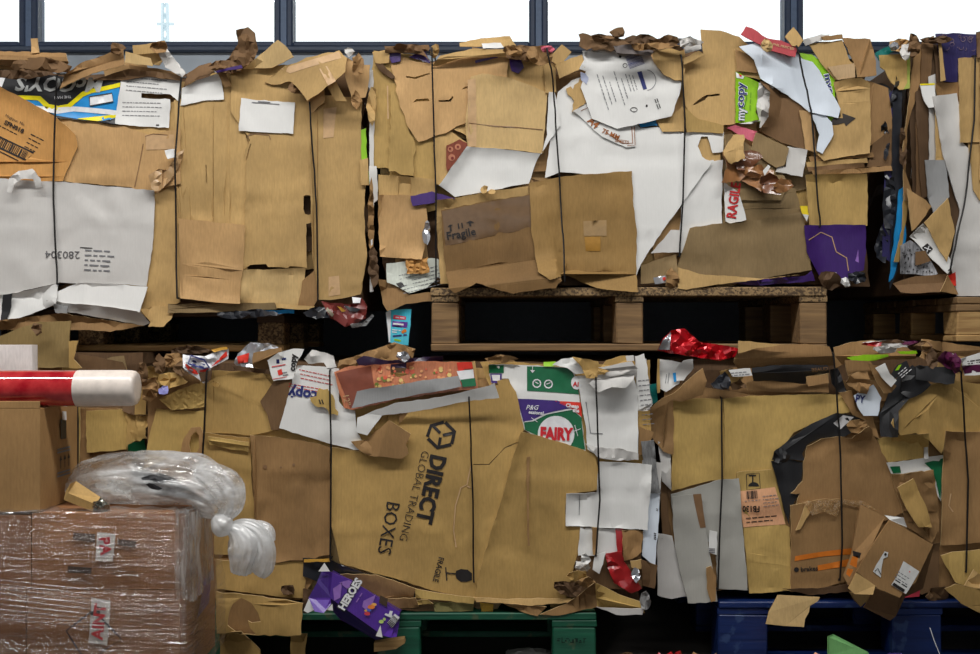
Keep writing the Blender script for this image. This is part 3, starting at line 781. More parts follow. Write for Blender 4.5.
# red-brown wrapper hanging under the bale
s = S('', [321,301, 330,303, 352,304, 356,297, 362,298, 367,306, 366,318, 352,325, 346,327, 330,318], card((112, 44, 40), rough=.3, gloss=.7, vary=.02), name='red_wrapper', cr=.012, crs=8, step=3.5, th=.0015, flat_shade=True, lift=.02, label='crushed dark red wrapper under the bale')
P(s, [352,297, 361,298, 360,303, 353,303], PW, reg='', off=.003); P(s, [337,306, 341,307, 346,311, 342,312], PYO, reg='', off=.003); P(s, [343,305, 361,309, 357,312, 350,311], PBLK, reg='', off=.003)
P(s, [334,312, 348,321, 345,327, 333,318], paint((120, 50, 46), .5), reg='', off=.005); P(s, [327,307, 334,314, 332,317, 326,310], paint((150, 140, 120), .5), reg='', off=.003)
S('', [350,324, 362,323, 372,314, 374,316, 366,326, 352,328], CLEAR, name='clear_film', cr=.008, crs=6, step=4)
# top edge litter of A
S('a', [-100,168, 150,172, 215,174, 224,205, 195,232, 140,226, 0,212, -100,205], K5, name='rolled_cardboard', lift=.03, folds=[(-100,192,230,200,-1.2), (230,186,-100,182,-1.0)], wr=1.4, label='rolled brown board along the top edge')
S('a', [100,126, 122,125, 128,172, 102,174], K4, lift=.01, name='cardboard_scrap'); crumple(42, 66, 58, 16, K6, amp=.02); crumple(20, 74, 60, 10, KD)
S('a', [195,290, 210,245, 265,205, 372,168, 402,160, 406,212, 300,240, 240,268], K5, name='folded_cardboard', lift=.02, cr=.008, folds=[(200,250,400,190,.8)], flat_shade=True, step=5)
S('a', [300,262, 420,225, 590,245, 590,262, 480,250, 395,262], K6, name='cardboard_strip', cr=.01, ty=.04)
S('a', [433,148, 520,138, 545,175, 520,214, 440,206], K2, name='folded_cardboard', lift=.02, folds=[(430,180,540,170,-.8)])
S('a', [410,168, 492,190, 500,216, 408,204], K1, name='cardboard_scrap', lift=.02, tx=.03)
S('a', [505,150, 530,140, 560,180, 608,238, 596,252, 540,220], WG, name='white_film_scrap', cr=.014, crs=7, step=4, lift=.02, th=.001, flat_shade=True)
crumple(118, 48, 14, 12, K6, amp=.02); crumple(158, 47, 16, 14, K5, amp=.02)
S('a', [600,285, 612,240, 650,215, 690,204, 702,236, 650,250], K6, name='cardboard_flap', lift=.02, ty=.06, cr=.008)
S('a', [690,215, 740,240, 756,280, 735,285, 715,245], K5, name='cardboard_scrap', lift=.01)
S('', [236,30, 248,27, 255,33, 258,50, 252,64, 238,68, 226,70, 216,68, 229,58, 238,44], K6, name='crushed_carton_end', cr=.024, crs=9, step=4, lift=.03, flat_shade=True, th=.003, label='twisted dark brown scrap standing above the top edge')
crumple(228, 66, 36, 12, K6, amp=.02); S('b', [118,232, 200,212, 205,222, 120,238], PURP, name='blue_scrap')
S('b', [205,224, 320,130, 345,150, 372,186, 300,222], K1, name='cardboard_flap', lift=.02, tx=.03)
S('b', [540,185, 580,210, 622,212, 614,290, 606,318, 562,322, 540,250], K4, name='cardboard_flap', lift=.03, tx=-.05, grooves=[(575,210,580,320,4,4)])
s = S('b', [278,268, 345,214, 430,185, 520,164, 546,190, 540,235, 470,292, 416,330, 395,300, 360,266, 330,275, 296,276], K2, name='overhanging_flap', lift=.06, ty=.16, folds=[(440,180,600,420,-.5)], wr=1.5, jag=1.0, hm=False, label='large torn flap jutting out at the top with clear tape')
P(s, [330,225, 520,168, 528,190, 360,240], PKL, name='paper_tape'); P(s, [455,225, 480,215, 510,265, 484,280], PKL, name='paper_tape')
S('b', [414,330, 470,282, 472,335, 450,350, 425,376], K4, name='torn_flap', lift=.01, tx=-.06); S('b', [468,238, 505,255, 546,330, 510,330, 480,282], K2, name='torn_flap', lift=.03)
for q in ((358, 66, 14, 22, K5), (349, 52, 10, 8, WG), (300, 88, 24, 14, K6), (356, 100, 12, 18, K5)): crumple(*q)
S('', [361,130, 366,128, 367,172, 362,174], LIME, name='green_scrap', th=.002); S('', [360,160, 368,158, 369,185, 361,185], K2, name='cardboard_scrap')
for st in ([(57,74), (54,150), (53,184), (57,284)], [(181,78), (175,160), (177,298)], [(309,102), (311,125), (316,200), (318,300)]): strap(st)

# ============================================================ BALE B (upper middle)
CUR = B_
S('c', [45,165, 95,165, 200,180, 290,440, 292,600, 200,596, 172,574, 95,578, 100,552, 45,546, 38,230], K3, name='cardboard_panel', grooves=[(95,230,90,560,-3,3), (130,290,135,560,3,4)], holes=[stroke([91,250, 89,330], 3)] if False else (), jag=1.0)
PM(S('c', [128,280, 152,400, 180,470, 175,575, 95,560, 100,300], K3, name='torn_flap', jag=1.4), [stroke([-40+130,280, 92,388], 5)], PKL)
S('c', [60,570, 250,585, 250,650, 60,650], K2); S('c', [240,440, 300,430, 355,470, 300,560, 262,606, 246,600], K2)
s = S('c', [282,476, 325,455, 355,470, 300,545, 284,560], card((122, 62, 46), rough=.4, grain=.35), name='food_picture', label='scrap of a printed food picture')
PM(s, [disc(296, 488, 9), disc(320, 480, 10), disc(300, 515, 11)], paint((188, 122, 92), .4)); PM(s, [disc(294, 486, 4), disc(320, 480, 4), disc(302, 517, 5)], paint((120, 40, 30), .4), off=.003)
S('c', [290,200, 380,172, 480,170, 610,190, 642,300, 612,312, 600,500, 400,470, 300,420], K2, name='cardboard_panel')
s = S('c', [95,190, 130,182, 228,214, 300,182, 470,178, 484,182, 480,255, 366,260, 352,400, 300,424, 258,440, 236,448, 190,464, 168,430, 150,400, 128,330, 112,262], K4, name='torn_panel', jag=1.3, tx=.003,
  holes=[[150,248, 178,252, 228,238, 228,243, 180,258, 152,254], [172,336, 184,324, 222,321, 228,330, 184,332], [256,328, 292,326, 302,314, 306,318, 296,332, 258,333], [332,292, 342,284, 356,282, 356,287, 340,291]], step=6, label='pinkish torn panel with hand-hole slits')
s = S('c', [362,250, 400,240, 480,252, 612,302, 606,400, 596,502, 560,498, 500,490, 352,482, 345,400], K1, name='cardboard_panel', wr=1.3, grooves=[(350,398,600,418,-3,3), (350,408,600,428,3,3), (368,320,608,336,-2,3), (375,250,372,480,-2,3)], label='square light brown panel with a taped left edge')
P(s, [352,262, 378,256, 380,478, 354,480], PKL, name='paper_tape'); PM(s, [stroke([356,402, 440,412, 510,416, 598,424], 3)], PKD)
# purple scraps and top edge
S('c', [88,166, 134,164, 132,200, 104,206], PURP, name='purple_scrap', label='purple printed scrap'); S('c', [160,186, 214,164, 232,208, 200,196], PURP, name='purple_scrap'); S('c', [376,198, 452,182, 450,188, 378,206], PURP, name='purple_scrap')
S('c', [484,178, 516,172, 536,220, 518,240, 496,232], PURP, name='purple_scrap')
S('c', [40,170, 95,162, 95,205, 52,208], K2, name='cardboard_scrap'); S('c', [48,205, 75,210, 115,252, 104,258, 60,226], KD, name='dark_scrap', cr=.01)
S('c', [80,150, 165,152, 205,165, 232,200, 205,180, 160,172, 82,172], K6, name='crushed_edge', lift=.01, cr=.012, step=4, flat_shade=True)
S('c', [236,215, 262,182, 360,160, 482,160, 486,184, 330,190, 255,214], K2, name='folded_cardboard', lift=.02, folds=[(240,195,480,172,-.8)])
S('c', [325,140, 395,125, 490,118, 512,150, 400,152, 326,152], K2, name='cardboard_scrap', lift=-.02); S('c', [398,142, 460,140, 470,155, 402,158], W, name='paper_scrap')
S('c', [600,205, 640,208, 642,300, 606,304], K2, name='cardboard_scrap', grooves=[(605,250,640,250,4,3)]); S('c', [616,192, 660,145, 692,170, 650,215], K2, name='folded_cardboard', lift=.02, tx=.05); S('c', [638,212, 726,178, 736,220, 652,256], K2, name='folded_cardboard', lift=.02, ty=.04)
for q in ((540/ZS+360, 170/ZS, 40, 16, K6), (585/ZS+360, 180/ZS, 26, 22, K5), (505/ZS+360, 165/ZS, 20, 12, K5), (244/ZS+360, 165/ZS, 12, 14, K2), (612/ZS+360, 160/ZS, 14, 8, PINK), (410, 48, 40, 9, K6)): crumple(*q, amp=.02)
# left edge strips
S('c', [30,230, 42,228, 44,560, 40,600, 30,600], WG, name='plastic_edge_strip', th=.002); S('c', [16,560, 46,558, 50,640, 38,642, 34,600, 16,600], LIME, name='green_scrap')
S('h', [30,20, 54,20, 58,130, 46,140, 44,430, 32,432], WG, name='plastic_edge_strip', th=.002, label='pale plastic strip down the bale end')
crumple(372, 108, 10, 50, K2); crumple(371, 215, 8, 70, K5); crumple(373, 270, 10, 40, KD)
# the big white boards
S('d', [500,432, 590,432, 590,540, 505,540], K2, name='torn_scrap', jag=1.2)
S('', [686,132, 724,132, 723,152, 711,153, 714,161, 723,160, 722,231, 697,231, 697,235, 720,239, 719,258, 690,255, 678,252, 681,220], W, name='white_board', wr=.7, holes=[[c for q in conv('d', [516,478, 528,446, 548,446, 556,470, 570,522, 548,526, 530,512]) for c in q]], lift=.003, grooves=[(697,205,722,166,-2,2)], label='white board with a ragged torn hole')
S('', [572,80, 596,72, 640,128, 658,127, 684,133, 699,158, 711,161, 711,164, 680,207, 641,264, 634,282, 628,180, 560,172, 545,178, 552,120, 558,92], W, name='large_white_board', wr=.6, lift=.003, bend=0, grooves=[(556,176,600,120,-1.5,2)], label='big plain white board behind the brown box faces')
S('c', [258,606, 300,545, 350,478, 420,484, 500,491, 594,503, 612,440, 618,300, 636,302, 655,410, 580,520, 552,600, 480,612, 310,644], W, name='large_white_board', wr=.6, grooves=[(640,410,580,520,-2,3)])
s = S('d', [85,290, 100,282, 108,292, 130,255, 148,275, 152,332, 120,358, 104,366, 112,330, 90,308], K2, name='torn_scrap', jag=1.4, step=4)
s = S('d', [108,362, 158,338, 215,395, 250,412, 308,410, 313,478, 282,482, 205,448, 130,380], W, name='printed_sheet', th=.002, step=5, label='white sheet with brown A4 lettering')
T(s, 'A4', 176, 400, 25, 42, BROWNINK, .03, fit=38); T(s, '75 MM', 232, 438, 15, 24, BROWNINK, .02); T(s, 'SHEETS', 268, 462, 10, 8, BROWNINK, .01); PM(s, [stroke([134,362, 165,348, 190,380], 2), stroke([300,415, 303,468, 270,468, 215,432], 2.5), stroke([308,412, 311,474, 285,476], 2)], BROWNINK)
S('d', [322,402, 378,392, 384,410, 330,416], CYAN, name='blue_scrap'); S('d', [380,392, 430,376, 470,345, 476,430, 400,430], K2)
s = S('d', [138,165, 200,160, 362,178, 372,204, 405,246, 462,268, 456,310, 430,380, 340,402, 252,421, 205,402, 170,388, 150,330, 133,285, 150,232, 128,225, 145,195], W, name='printed_panel', lift=.012, wr=.9, tx=.006, grooves=[(270,165,262,240,-2,4)], label='white carton panel with columns of small print and a barcode')
for i, (x, y, l) in enumerate(((205, 300, 120), (222, 300, 110), (238, 300, 70), (260, 290, 120), (275, 285, 60), (290, 275, 70), (300, 272, 60), (310, 270, 50))): lines_of_text(s, x, y, 1, l, 8, 72, INKG, 2.6, 20 + i)
barcode(s, 310, 196, 44, 52, 70, paint((110, 110, 150), .5), 14, 8); P(s, [318,236, 332,232, 350,290, 338,294], INKB); lines_of_text(s, 388, 338, 2, 34, 7, 70, INK, 3, 33)
PM(s, [stroke(disc(278, 214, 7, 10) + disc(278, 214, 7, 10)[:2], 2), rect(262, 185, 8, 8, 20), rect(349, 346, 6, 8, 10), stroke(disc(307, 358, 11, 12, ry=7) + [318,358], 2)], INK)
PM(s, [stroke(disc(345, 262, 34, 14, a0=-80, a1=80, ry=34), 2)], INKG)
P(s, [132,235, 148,240, 160,255, 152,275, 134,262], paint((170, 176, 200), .5))
# middle right cardboard
S('d', [465,200, 535,180, 525,96, 590,100, 652,120, 720,176, 722,262, 642,240, 640,404, 566,416, 500,392, 476,346], K2, name='cardboard_panel', wr=1.3,
  holes=[[500,342, 530,318, 545,310, 588,306, 588,312, 548,316, 540,326, 504,344]], grooves=[(470,262,640,262,-2,3), (525,262,545,310,-3,3), (645,120,612,282,-3,4), (480,360,560,420,3,5)], label='broad cardboard panel with a dark tear')
S('d', [470,350, 520,390, 600,410, 600,436, 480,432], K3); S('d', [372,200, 368,165, 400,150, 470,160, 480,200, 468,262, 440,262, 405,244], K2, name='cardboard_flap', lift=.02, tx=-.04, ty=.02)
S('d', [470,190, 520,165, 538,180, 470,212], K2, name='cardboard_scrap', lift=.02); S('d', [470,150, 525,140, 528,160, 475,175], WG, name='paper_scrap', lift=.01)
S('d', [126,112, 180,112, 250,120, 370,150, 460,150, 470,162, 380,162, 350,180, 140,158, 128,150], K6, name='crushed_edge', lift=.03, cr=.014, step=4, flat_shade=True, jag=1.5, label='dark crushed strip along the top edge')
S('d', [240,150, 330,142, 372,168, 362,182, 250,172], card((120, 112, 110)), name='grey_scrap', lift=.03, cr=.012)
for q in ((618, 32, 14, 12, K6), (640, 40, 40, 10, KD), (668, 42, 30, 12, K6), (690, 42, 26, 10, WG), (650, 46, 50, 8, K5), (604, 38, 30, 8, K6)): crumple(*q, amp=.022)
# green copier paper wraps
s = S('d', [640,234, 716,270, 716,350, 704,365, 722,398, 640,402], LIME, name='printed_wrapper', wr=.8, step=5, label='lime green wrapper with white lettering running upward')
T(s, 'copy', 654, 311, 26, -88, PW, .06, fit=86, off=.002); T(s, 'copy', 654, 311, 26, -88, paint((46, 56, 120), .4), .012, fit=82, off=.0036)
T(s, 'my', 655, 374, 26, -88, paint((150, 146, 190), .4), .05, fit=44, off=.002); T(s, 'my', 655, 374, 26, -88, PW, .015, fit=40, off=.0036)
P(s, [640,236, 668,250, 664,258, 642,254], PW); P(s, [648,240, 660,246, 656,252], PRED, off=.003); PM(s, [stroke([672,290, 676,320, 668,350, 672,372], 2)], paint((60, 120, 20), .5)); lines_of_text(s, 688, 330, 1, 60, 8, -88, paint((110, 160, 20), .5), 4, 3)
S('d', [715,270, 740,275, 765,285, 752,330, 760,380, 735,415, 718,418, 722,395, 690,405, 650,404, 718,392, 708,350], WG, name='crushed_white_wrapper', cr=.022, crs=9, step=4, flat_shade=True, lift=.012, th=.0015, label='crushed white paper beside the lime wrapper')
S('e', [50,160, 140,200, 140,260, 136,240, 56,232], K5); S('e', [130,265, 180,270, 292,350, 310,410, 316,500, 200,466, 128,430, 160,380, 165,300], K6, name='brown_panel', label='dark brown panel under the pale flap')
S('e', [260,360, 300,365, 316,500, 280,488], K4, name='cardboard_strip')
s = S('e', [255,172, 300,178, 345,215, 374,240, 376,310, 370,420, 345,360, 320,250], LIME, name='printed_wrapper', step=5, label='lime green wrapper edge behind the pale flap'); T(s, 'myc', 358, 272, 22, 78, PW, .06, fit=66, off=.002); T(s, 'myc', 358, 272, 22, 78, paint((46, 56, 120), .4), .01, fit=62, off=.0036)
S('e', [290,142, 400,130, 425,200, 442,210, 442,262, 378,262, 330,206], K2, name='cardboard_panel', grooves=[(310,165,420,165,-2,3)])
s = S('e', [352,218, 440,206, 442,252, 385,262], card((190, 160, 122), rough=.4), name='taped_flap')
S('e', [400,124, 492,128, 510,200, 512,246, 450,252, 440,206], K5, name='cardboard_flap', lift=.01, cr=.01, tx=-.05, folds=[(490,130,455,250,-.8)])
S('e', [480,262, 550,288, 566,430, 528,452, 500,472, 486,480], K5, name='receding_side', tx=-.12, lift=-.01)
S('e', [560,420, 580,545, 480,545, 500,470], K6, name='cardboard_panel', ty=-.02, lift=-.01)
for i, (x0, x1, y) in enumerate(((290, 500, 512), (280, 480, 530), (284, 470, 545), (300, 560, 556))): S('e', [x0,y, x1,y-14, x1+4,y+2, x0+6,y+16], (K5, K2, K6, K5)[i], name='layered_edge', ty=.05, step=6)
s = S('e', [372,268, 410,258, 462,254, 490,272, 494,400, 490,500, 420,510, 340,526, 318,505, 345,440, 372,400, 395,380], K2, name='cardboard_panel', wr=1.2, label='panel printed with a black arrow')
P(s, [352,410, 372,386, 402,386, 400,370, 444,386, 412,412, 406,402, 378,408], paint((58, 52, 48), .6), name='arrow_mark')
S('e', [300,375, 340,370, 366,400, 371,440, 335,503, 316,492, 325,440], WB, name='white_flap', lift=.004)
S('e', [62,152, 110,142, 140,140, 215,168, 262,190, 302,202, 325,230, 345,268, 394,356, 386,386, 340,376, 292,366, 220,310, 132,256, 112,196], WB, name='large_pale_flap', lift=.022, ty=.012, folds=[(140,140,140,300,-.4)] if False else [(132,256,140,140,-.25)], wr=1.0, label='large pale blue-white flap hanging from the top edge')
s = S('e', [85,86, 105,92, 155,125, 200,132, 254,156, 246,186, 170,166, 120,140, 68,112], REDB, name='red_printed_strip', lift=.02, wr=.8, label='red printed strip on the top edge'); T(s, 'PHIL PRINTED', 208, 152, 8, 13, PKL, .02)
crumple(720+150/ZS, 150/ZS, 12, 12, K1, amp=.014, lift=.02); S('e', [212,120, 240,88, 272,132, 258,152, 236,150], K2, name='cardboard_scrap', lift=.02, cr=.01)
S('e', [270,130, 330,112, 360,112, 350,124, 280,150], WG, name='paper_scrap', cr=.008); S('e', [330,120, 400,112, 402,126, 340,132], K5, name='cardboard_scrap')
S('e', [22,418, 50,408, 122,430, 106,462], PINK, name='pink_card', label='pink card corner')
S('j', [15,90, 245,92, 272,178, 90,212, 12,212], KG, name='cardboard_panel'); s = S('e', [16,440, 40,436, 190,545, 225,600, 200,655, 60,655, 22,640], KG)
S('e', [222,478, 286,490, 270,578, 182,562, 190,545, 215,546], WG, name='white_flap', lift=.004); S('e', [118,432, 226,484, 210,540, 184,548, 100,492], KG, name='cardboard_flap', lift=.004)
GLS = card((150, 104, 64), rough=.28, gloss=.8); GLD = card((112, 70, 46), rough=.25, gloss=.8)
for (x, y, w, h, m) in ((58, 545, 34, 34, GLS), (95, 520, 26, 22, GLD), (130, 585, 30, 26, GLS), (165, 600, 24, 24, GLD), (45, 490, 26, 30, K2), (205, 605, 16, 14, GLS), (100, 560, 22, 14, GLS)): crumple(720+x/ZS, y/ZS, w, h, m, 'crushed_glossy_scrap', amp=.009, irr=.4)
S('e', [140,558, 158,538, 165,545, 146,574], W, name='paper_scrap', lift=.012, th=.001)
s = S('j', [14,72, 60,105, 86,196, 34,208, 18,200], W, name='warning_label', th=.0015, label='white label with red upright lettering'); T(s, 'RAGILE', 44, 132, 31, -82, INKR, .03, .82)
S('', [678,265, 690,228, 712,224, 745,222, 790,214, 803,212, 808,240, 812,270, 757,280, 700,288, 677,282], KG, name='cardboard_panel', lift=.006, wr=1.3, grooves=[(690,228,803,216,3,4), (700,238,790,228,-2,3)], label='grey-brown panel beside the red lettering')
S('i', [450,350, 520,372, 640,380, 720,388, 850,375, 700,395, 560,410, 480,424, 452,420], K2, name='bottom_flap', lift=.012, ty=.06)
S('j', [280,48, 480,44, 484,120, 482,215, 380,216, 292,218], K3, name='cardboard_panel', grooves=[(370,48,372,216,-3,3), (430,48,432,214,2,3)], label='upright olive brown carton face'); SS = s
s = S('j', [276,214, 476,212, 478,300, 470,360, 432,372, 418,404, 380,400, 332,392, 284,300], PURP, name='purple_sheet', wr=1.2, label='large purple sheet at the lower right')
PM(s, [stroke([290,262, 330,236, 366,252, 380,300, 414,320, 420,362], 3)], PKL, name='torn_edge')
PM(s, [[442,330, 452,292, 454,336]], PLIL)
S('j', [40,402, 280,378, 300,362, 310,395, 110,410], PURP, name='purple_scrap', lift=.004); crumple(720+412/ZS, 160+400/ZS, 9, 10, W); crumple(720+375/ZS, 160+385/ZS, 6, 14, WG)
S('j', [262,150, 286,150, 290,180, 270,180], paint((226, 200, 40), .4), name='yellow_scrap'); S('j', [270,176, 290,180, 284,200], W, name='paper_scrap')
crumple(720+450/ZS, 160+385/ZS, 22, 14, DPL); crumple(720+360/ZS, 160+390/ZS, 22, 18, KD)
# white right pieces over
S('d', [478,436, 600,434, 598,500, 560,502, 568,526, 530,512, 520,470, 550,446, 535,440, 520,470, 524,514, 560,526, 478,640], W, name='white_board', lift=.0) if False else None
PM(S('i', [362,305, 428,228, 466,228, 460,302], WG, name='white_board', lift=.0), [], INK) if True else None
S('i', [330,345, 445,308, 450,392, 330,405], KG); s = S('i', [370,385, 412,378, 418,400, 376,406], FOILS, name='foil_scrap', cr=.006, lift=.006); P(s, [400,384, 410,382, 411,392, 402,394], PRED, off=.003)
crumple(540+432/ZS, 160+390/ZS, 14, 20, K5)
# left low pieces
S('h', [60,390, 110,398, 160,440, 232,432, 242,462, 150,470, 92,498, 75,470], K5, name='bottom_flap', lift=.01, ty=.04)
s = S('h', [86,338, 150,330, 235,320, 284,332, 292,402, 255,384, 215,420, 160,436, 112,408, 88,400], card((196, 200, 190), vary=.02), name='newspaper', wr=1.2, cr=.004, label='folded newsprint under the panel'); lines_of_text(s, 200, 360, 6, 150, 12, -14, INKG, 2.2, 41); P(s, [118,404, 136,398, 146,412, 130,420], INK)
S('h', [150,318, 222,318, 226,368, 190,372, 152,372], KO, name='torn_flutes', ribs=(3.2, .003, 0), step=2.2, lift=.006, jag=1.2, label='comb of torn orange flutes')
S('h', [60,114, 170,114, 216,134, 222,250, 202,325, 150,322, 65,316], K4, name='cardboard_panel', lift=.004)
S('h', [165,118, 235,102, 312,126, 240,140, 172,150], PURP, name='purple_scrap', lift=.004); crumple(360+218/ZS, 160+230/ZS, 8, 26, FOILS)
# printed box faces at the bottom
S('h', [245,130, 300,125, 550,85, 552,135, 620,110, 650,330, 320,405, 262,405], K2)
crumple(360+405/ZS, 160+98/ZS, 9, 9, K2); crumple(360+430/ZS, 160+103/ZS, 7, 6, K2)
s = S('h', [264,165, 420,134, 606,105, 614,215, 632,320, 645,350, 660,395, 640,420, 500,438, 440,420, 380,402, 345,420, 310,436, 290,420, 276,330], KB1, name='printed_carton_side', lift=.006, wr=1.3, folds=[(280,366,640,318,.9), (290,420,640,385,-1.0)], grooves=[(278,278,610,214,-3,3)], jag=.9, label='brown carton side marked for care, with broad tape')
P(s, [268,168, 420,138, 604,108, 612,212, 440,246, 280,282], paint((112, 86, 60), .3), name='packing_tape')
T(s, 'Fragile', 330, 240, 26, -10, INK, .015, 1.0, off=.0034); PM(s, [rect(322, 216, 4, 18, -8), rect(334, 214, 4, 18, -8), [286,218, 294,211, 304,212, 298,216, 300,232, 294,232, 294,218], [346,206, 360,198, 374,204, 362,206, 364,216, 358,216, 356,206]], INK, off=.0034)
s = S('', [529,183, 560,177, 632,171, 633,200, 637,235, 636,262, 638,292, 612,290, 597,288, 565,275, 550,280, 538,272, 531,230], KB2, name='carton_side', lift=.006, wr=1.3, folds=[(563,272,637,283,1.0)] if False else [(560,274,640,274,.8)], grooves=[(560,220,634,218,-2,3), (562,252,636,250,-2,3), (562,266,637,268,3,3)], label='brown carton side with a yellow sticker')
P(s, [730,200, 806,196, 806,248, 732,248], paint((158, 128, 86), .3), reg='h', name='packing_tape'); P(s, [734,252, 786,250, 786,298, 738,298], paint((172, 126, 52), .5), reg='h', off=.0016, name='yellow_sticker')
# bluish packet
s = S('h', [84,498, 100,490, 168,488, 158,606, 95,596], card((70, 190, 214), rough=.35, vary=.02, gloss=.6), name='printed_packet', lift=.0, wr=.5, step=5, label='bright blue printed packet hanging below the bale')
P(s, [84,498, 101,492, 98,596, 94,596], PW); P(s, [110,506, 150,512, 150,522, 108,520], PPINK); P(s, [106,526, 156,530, 154,548, 104,544], PVIO); PM(s, [disc(146, 558, 6), disc(140, 562, 5)], PORG); P(s, [112,584, 134,588, 132,594, 112,590], PLIME)
lines_of_text(s, 128, 515, 1, 34, 8, 6, PW, 3, 1); lines_of_text(s, 128, 537, 1, 40, 8, 6, PW, 6, 2); lines_of_text(s, 116, 556, 2, 22, 7, 6, PW, 3, 2); lines_of_text(s, 126, 574, 1, 38, 7, -6, INKB, 5, 2)
for st in ([(432,48), (433,100), (436,200), (436,283)], [(547,48), (553,80), (561,200), (565,281)], [(681,55), (685,120), (683,200), (679,256)], [(797,46), (812,115), (818,200), (820,226)]): strap(st)

# ============================================================ BALE C (upper right)
CUR = C_
S('', [905,45, 980,42, 985,90, 985,295, 915,290], KD, wr=1.5)
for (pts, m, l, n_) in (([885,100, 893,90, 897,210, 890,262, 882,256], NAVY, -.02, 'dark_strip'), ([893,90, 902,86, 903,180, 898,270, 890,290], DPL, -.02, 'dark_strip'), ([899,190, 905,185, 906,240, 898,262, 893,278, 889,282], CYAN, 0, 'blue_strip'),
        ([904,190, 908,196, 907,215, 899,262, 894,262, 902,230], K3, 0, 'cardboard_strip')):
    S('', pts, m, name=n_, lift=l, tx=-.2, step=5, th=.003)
S('e', [638,155, 690,122, 660,250, 640,320, 612,420, 606,560, 640,655, 605,655, 600,600, 598,480, 618,330], K5, name='upright_strip', tx=-.25, lift=.0, label='tall brown edge on the bale end'); S('e', [660,135, 700,116, 690,260, 672,420, 668,655, 640,650, 640,420, 652,300], K6, name='upright_strip', tx=-.2)
S('e', [640,300, 690,260, 688,520, 680,640, 660,650, 650,480], KD, name='upright_strip', lift=-.01)
S('e', [682,250, 708,240, 708,530, 684,526], WG, name='white_strip', lift=-.01); S('e', [700,150, 740,140, 738,270, 710,276, 704,200], KD, name='upright_strip')
s = S('e', [705,110, 780,108, 842,112, 838,190, 780,200, 776,268, 735,266, 722,200, 712,150], NAVY, name='navy_sheet', wr=1.4, cr=.004, label='dark navy sheet with curled gold pattern at the top edge')
rnd = random.Random(5); PM(s, [stroke(disc(720 + rnd.random() * 110, 118 + rnd.random() * 50, rnd.uniform(4, 8), 9, a0=rnd.uniform(0, 360), a1=rnd.uniform(400, 600)), 1.6) for _ in range(16)], paint((120, 100, 110), .4), off=.003)
S('e', [714,140, 724,138, 738,262, 722,266], K2, name='cardboard_edge', lift=.006); S('e', [705,272, 778,268, 790,305, 790,470, 712,330], K5)
S('e', [700,310, 712,315, 740,585, 708,585], K2, name='cardboard_strip'); S('j', [670,0, 735,0, 750,120, 700,180, 680,120], GRY, name='grey_strip')
s = S('e', [654,276, 702,274, 708,350, 682,352, 668,330], W, name='white_flap', lift=.004, th=.003); P(s, [654,274, 702,272, 702,277, 655,279], PYEL)
S('', [933,96, 957,93, 962,142, 973,152, 990,150, 990,296, 957,296, 950,262, 960,210, 942,150], WG, name='tall_white_panel', wr=.8, lift=.004, grooves=[(960,208,985,200,-3,3), (957,270,990,270,-3,3)], label='tall greyish white panel')
S('e', [812,468, 980,460, 980,655, 850,655, 828,620], K2, name='cardboard_panel'); S('e', [780,190, 850,184, 980,180, 980,462, 786,466], K2, name='cardboard_panel', lift=.004, label='brown panel with a wire running down it')
S('', [985,40, 1180,45, 1180,300, 985,296], K2); S('', [980,60, 1090,56, 1090,170, 980,180], K4)
S('e', [838,105, 860,100, 870,185, 842,190], K6, name='crushed_edge', cr=.012)
# triangular carton at the bottom
s = S('j', [590,280, 622,262, 665,290, 712,372, 700,378, 590,372], card((168, 168, 172), grain=.9, rough=.4, vary=0), name='speckled_film', cr=.006); rnd = random.Random(9); PM(s, [disc(595 + rnd.random() * 100, 290 + rnd.random() * 78, rnd.uniform(1.5, 3.2), 5) for _ in range(90)], INK, off=.0022)
S('j', [612,92, 672,130, 692,152, 650,210, 628,232], K4, name='triangular_flap', tx=-.08, lift=.01)
s = S('j', [620,250, 665,208, 720,270, 765,345, 745,372, 690,322], W, name='carton_end', lift=.01, tx=.08, label='white end of a squashed carton with a square logo'); P(s, [660,286, 678,272, 696,290, 680,308], INK, name='square_logo'); PM(s, [stroke([668,286, 690,294], 2.5), stroke([684,280, 676,302], 2.5)], PW, off=.003)
S('j', [668,205, 745,124, 768,235, 752,300, 742,332, 720,300], K2, name='carton_side', lift=.012, tx=-.05, grooves=[(690,190,760,270,3,4)], label='tilted brown carton side')
S('j', [640,300, 670,296, 690,330, 640,345], K6, name='cardboard_scrap'); S('j', [565,404, 640,380, 742,374, 720,432, 640,436, 590,432], K6, name='bottom_flap', lift=.006, folds=[(560,410,740,400,.8)])
S('j', [740,380, 770,366, 772,412, 752,408], PRED, name='red_scrap', th=.002); S('j', [720,430, 745,376, 780,440], K5)
# between the bales at the top
S('e', [505,175, 582,135, 575,160, 520,200], TEAL, name='teal_film', cr=.015, flat_shade=True, step=4, th=.0015); s = S('e', [520,180, 622,177, 621,288, 586,294, 560,270, 540,230, 524,220], K3, name='cardboard_panel', lift=-.02, grooves=[(522,215,545,280,3,4)]); PM(s, [[612,180, 622,178, 621,288, 600,292, 612,270]], paint((150, 160, 60), .5))
for q in ((900, 46, 24, 14, K4), (906, 52, 10, 18, WG), (914, 44, 12, 26, K6), (938, 40, 40, 8, KD), (895, 46, 10, 10, FOILS)): crumple(*q, amp=.02)
for (x, y, w, h, m) in ((880, 95, 26, 24, DPL), (897, 100, 12, 40, DPL), (885, 140, 10, 40, DPL), (903, 145, 8, 40, KD), (890, 200, 14, 60, DPL), (882, 245, 12, 40, DPL)): crumple(x, y, w, h, m, 'dark_filler', amp=.02, lift=-.02)  # dark pieces added to fill and darken the gap between the bales
strap([(975,56), (974,120), (965,196), (969,160)][:2] + [(965,200), (950,270)])
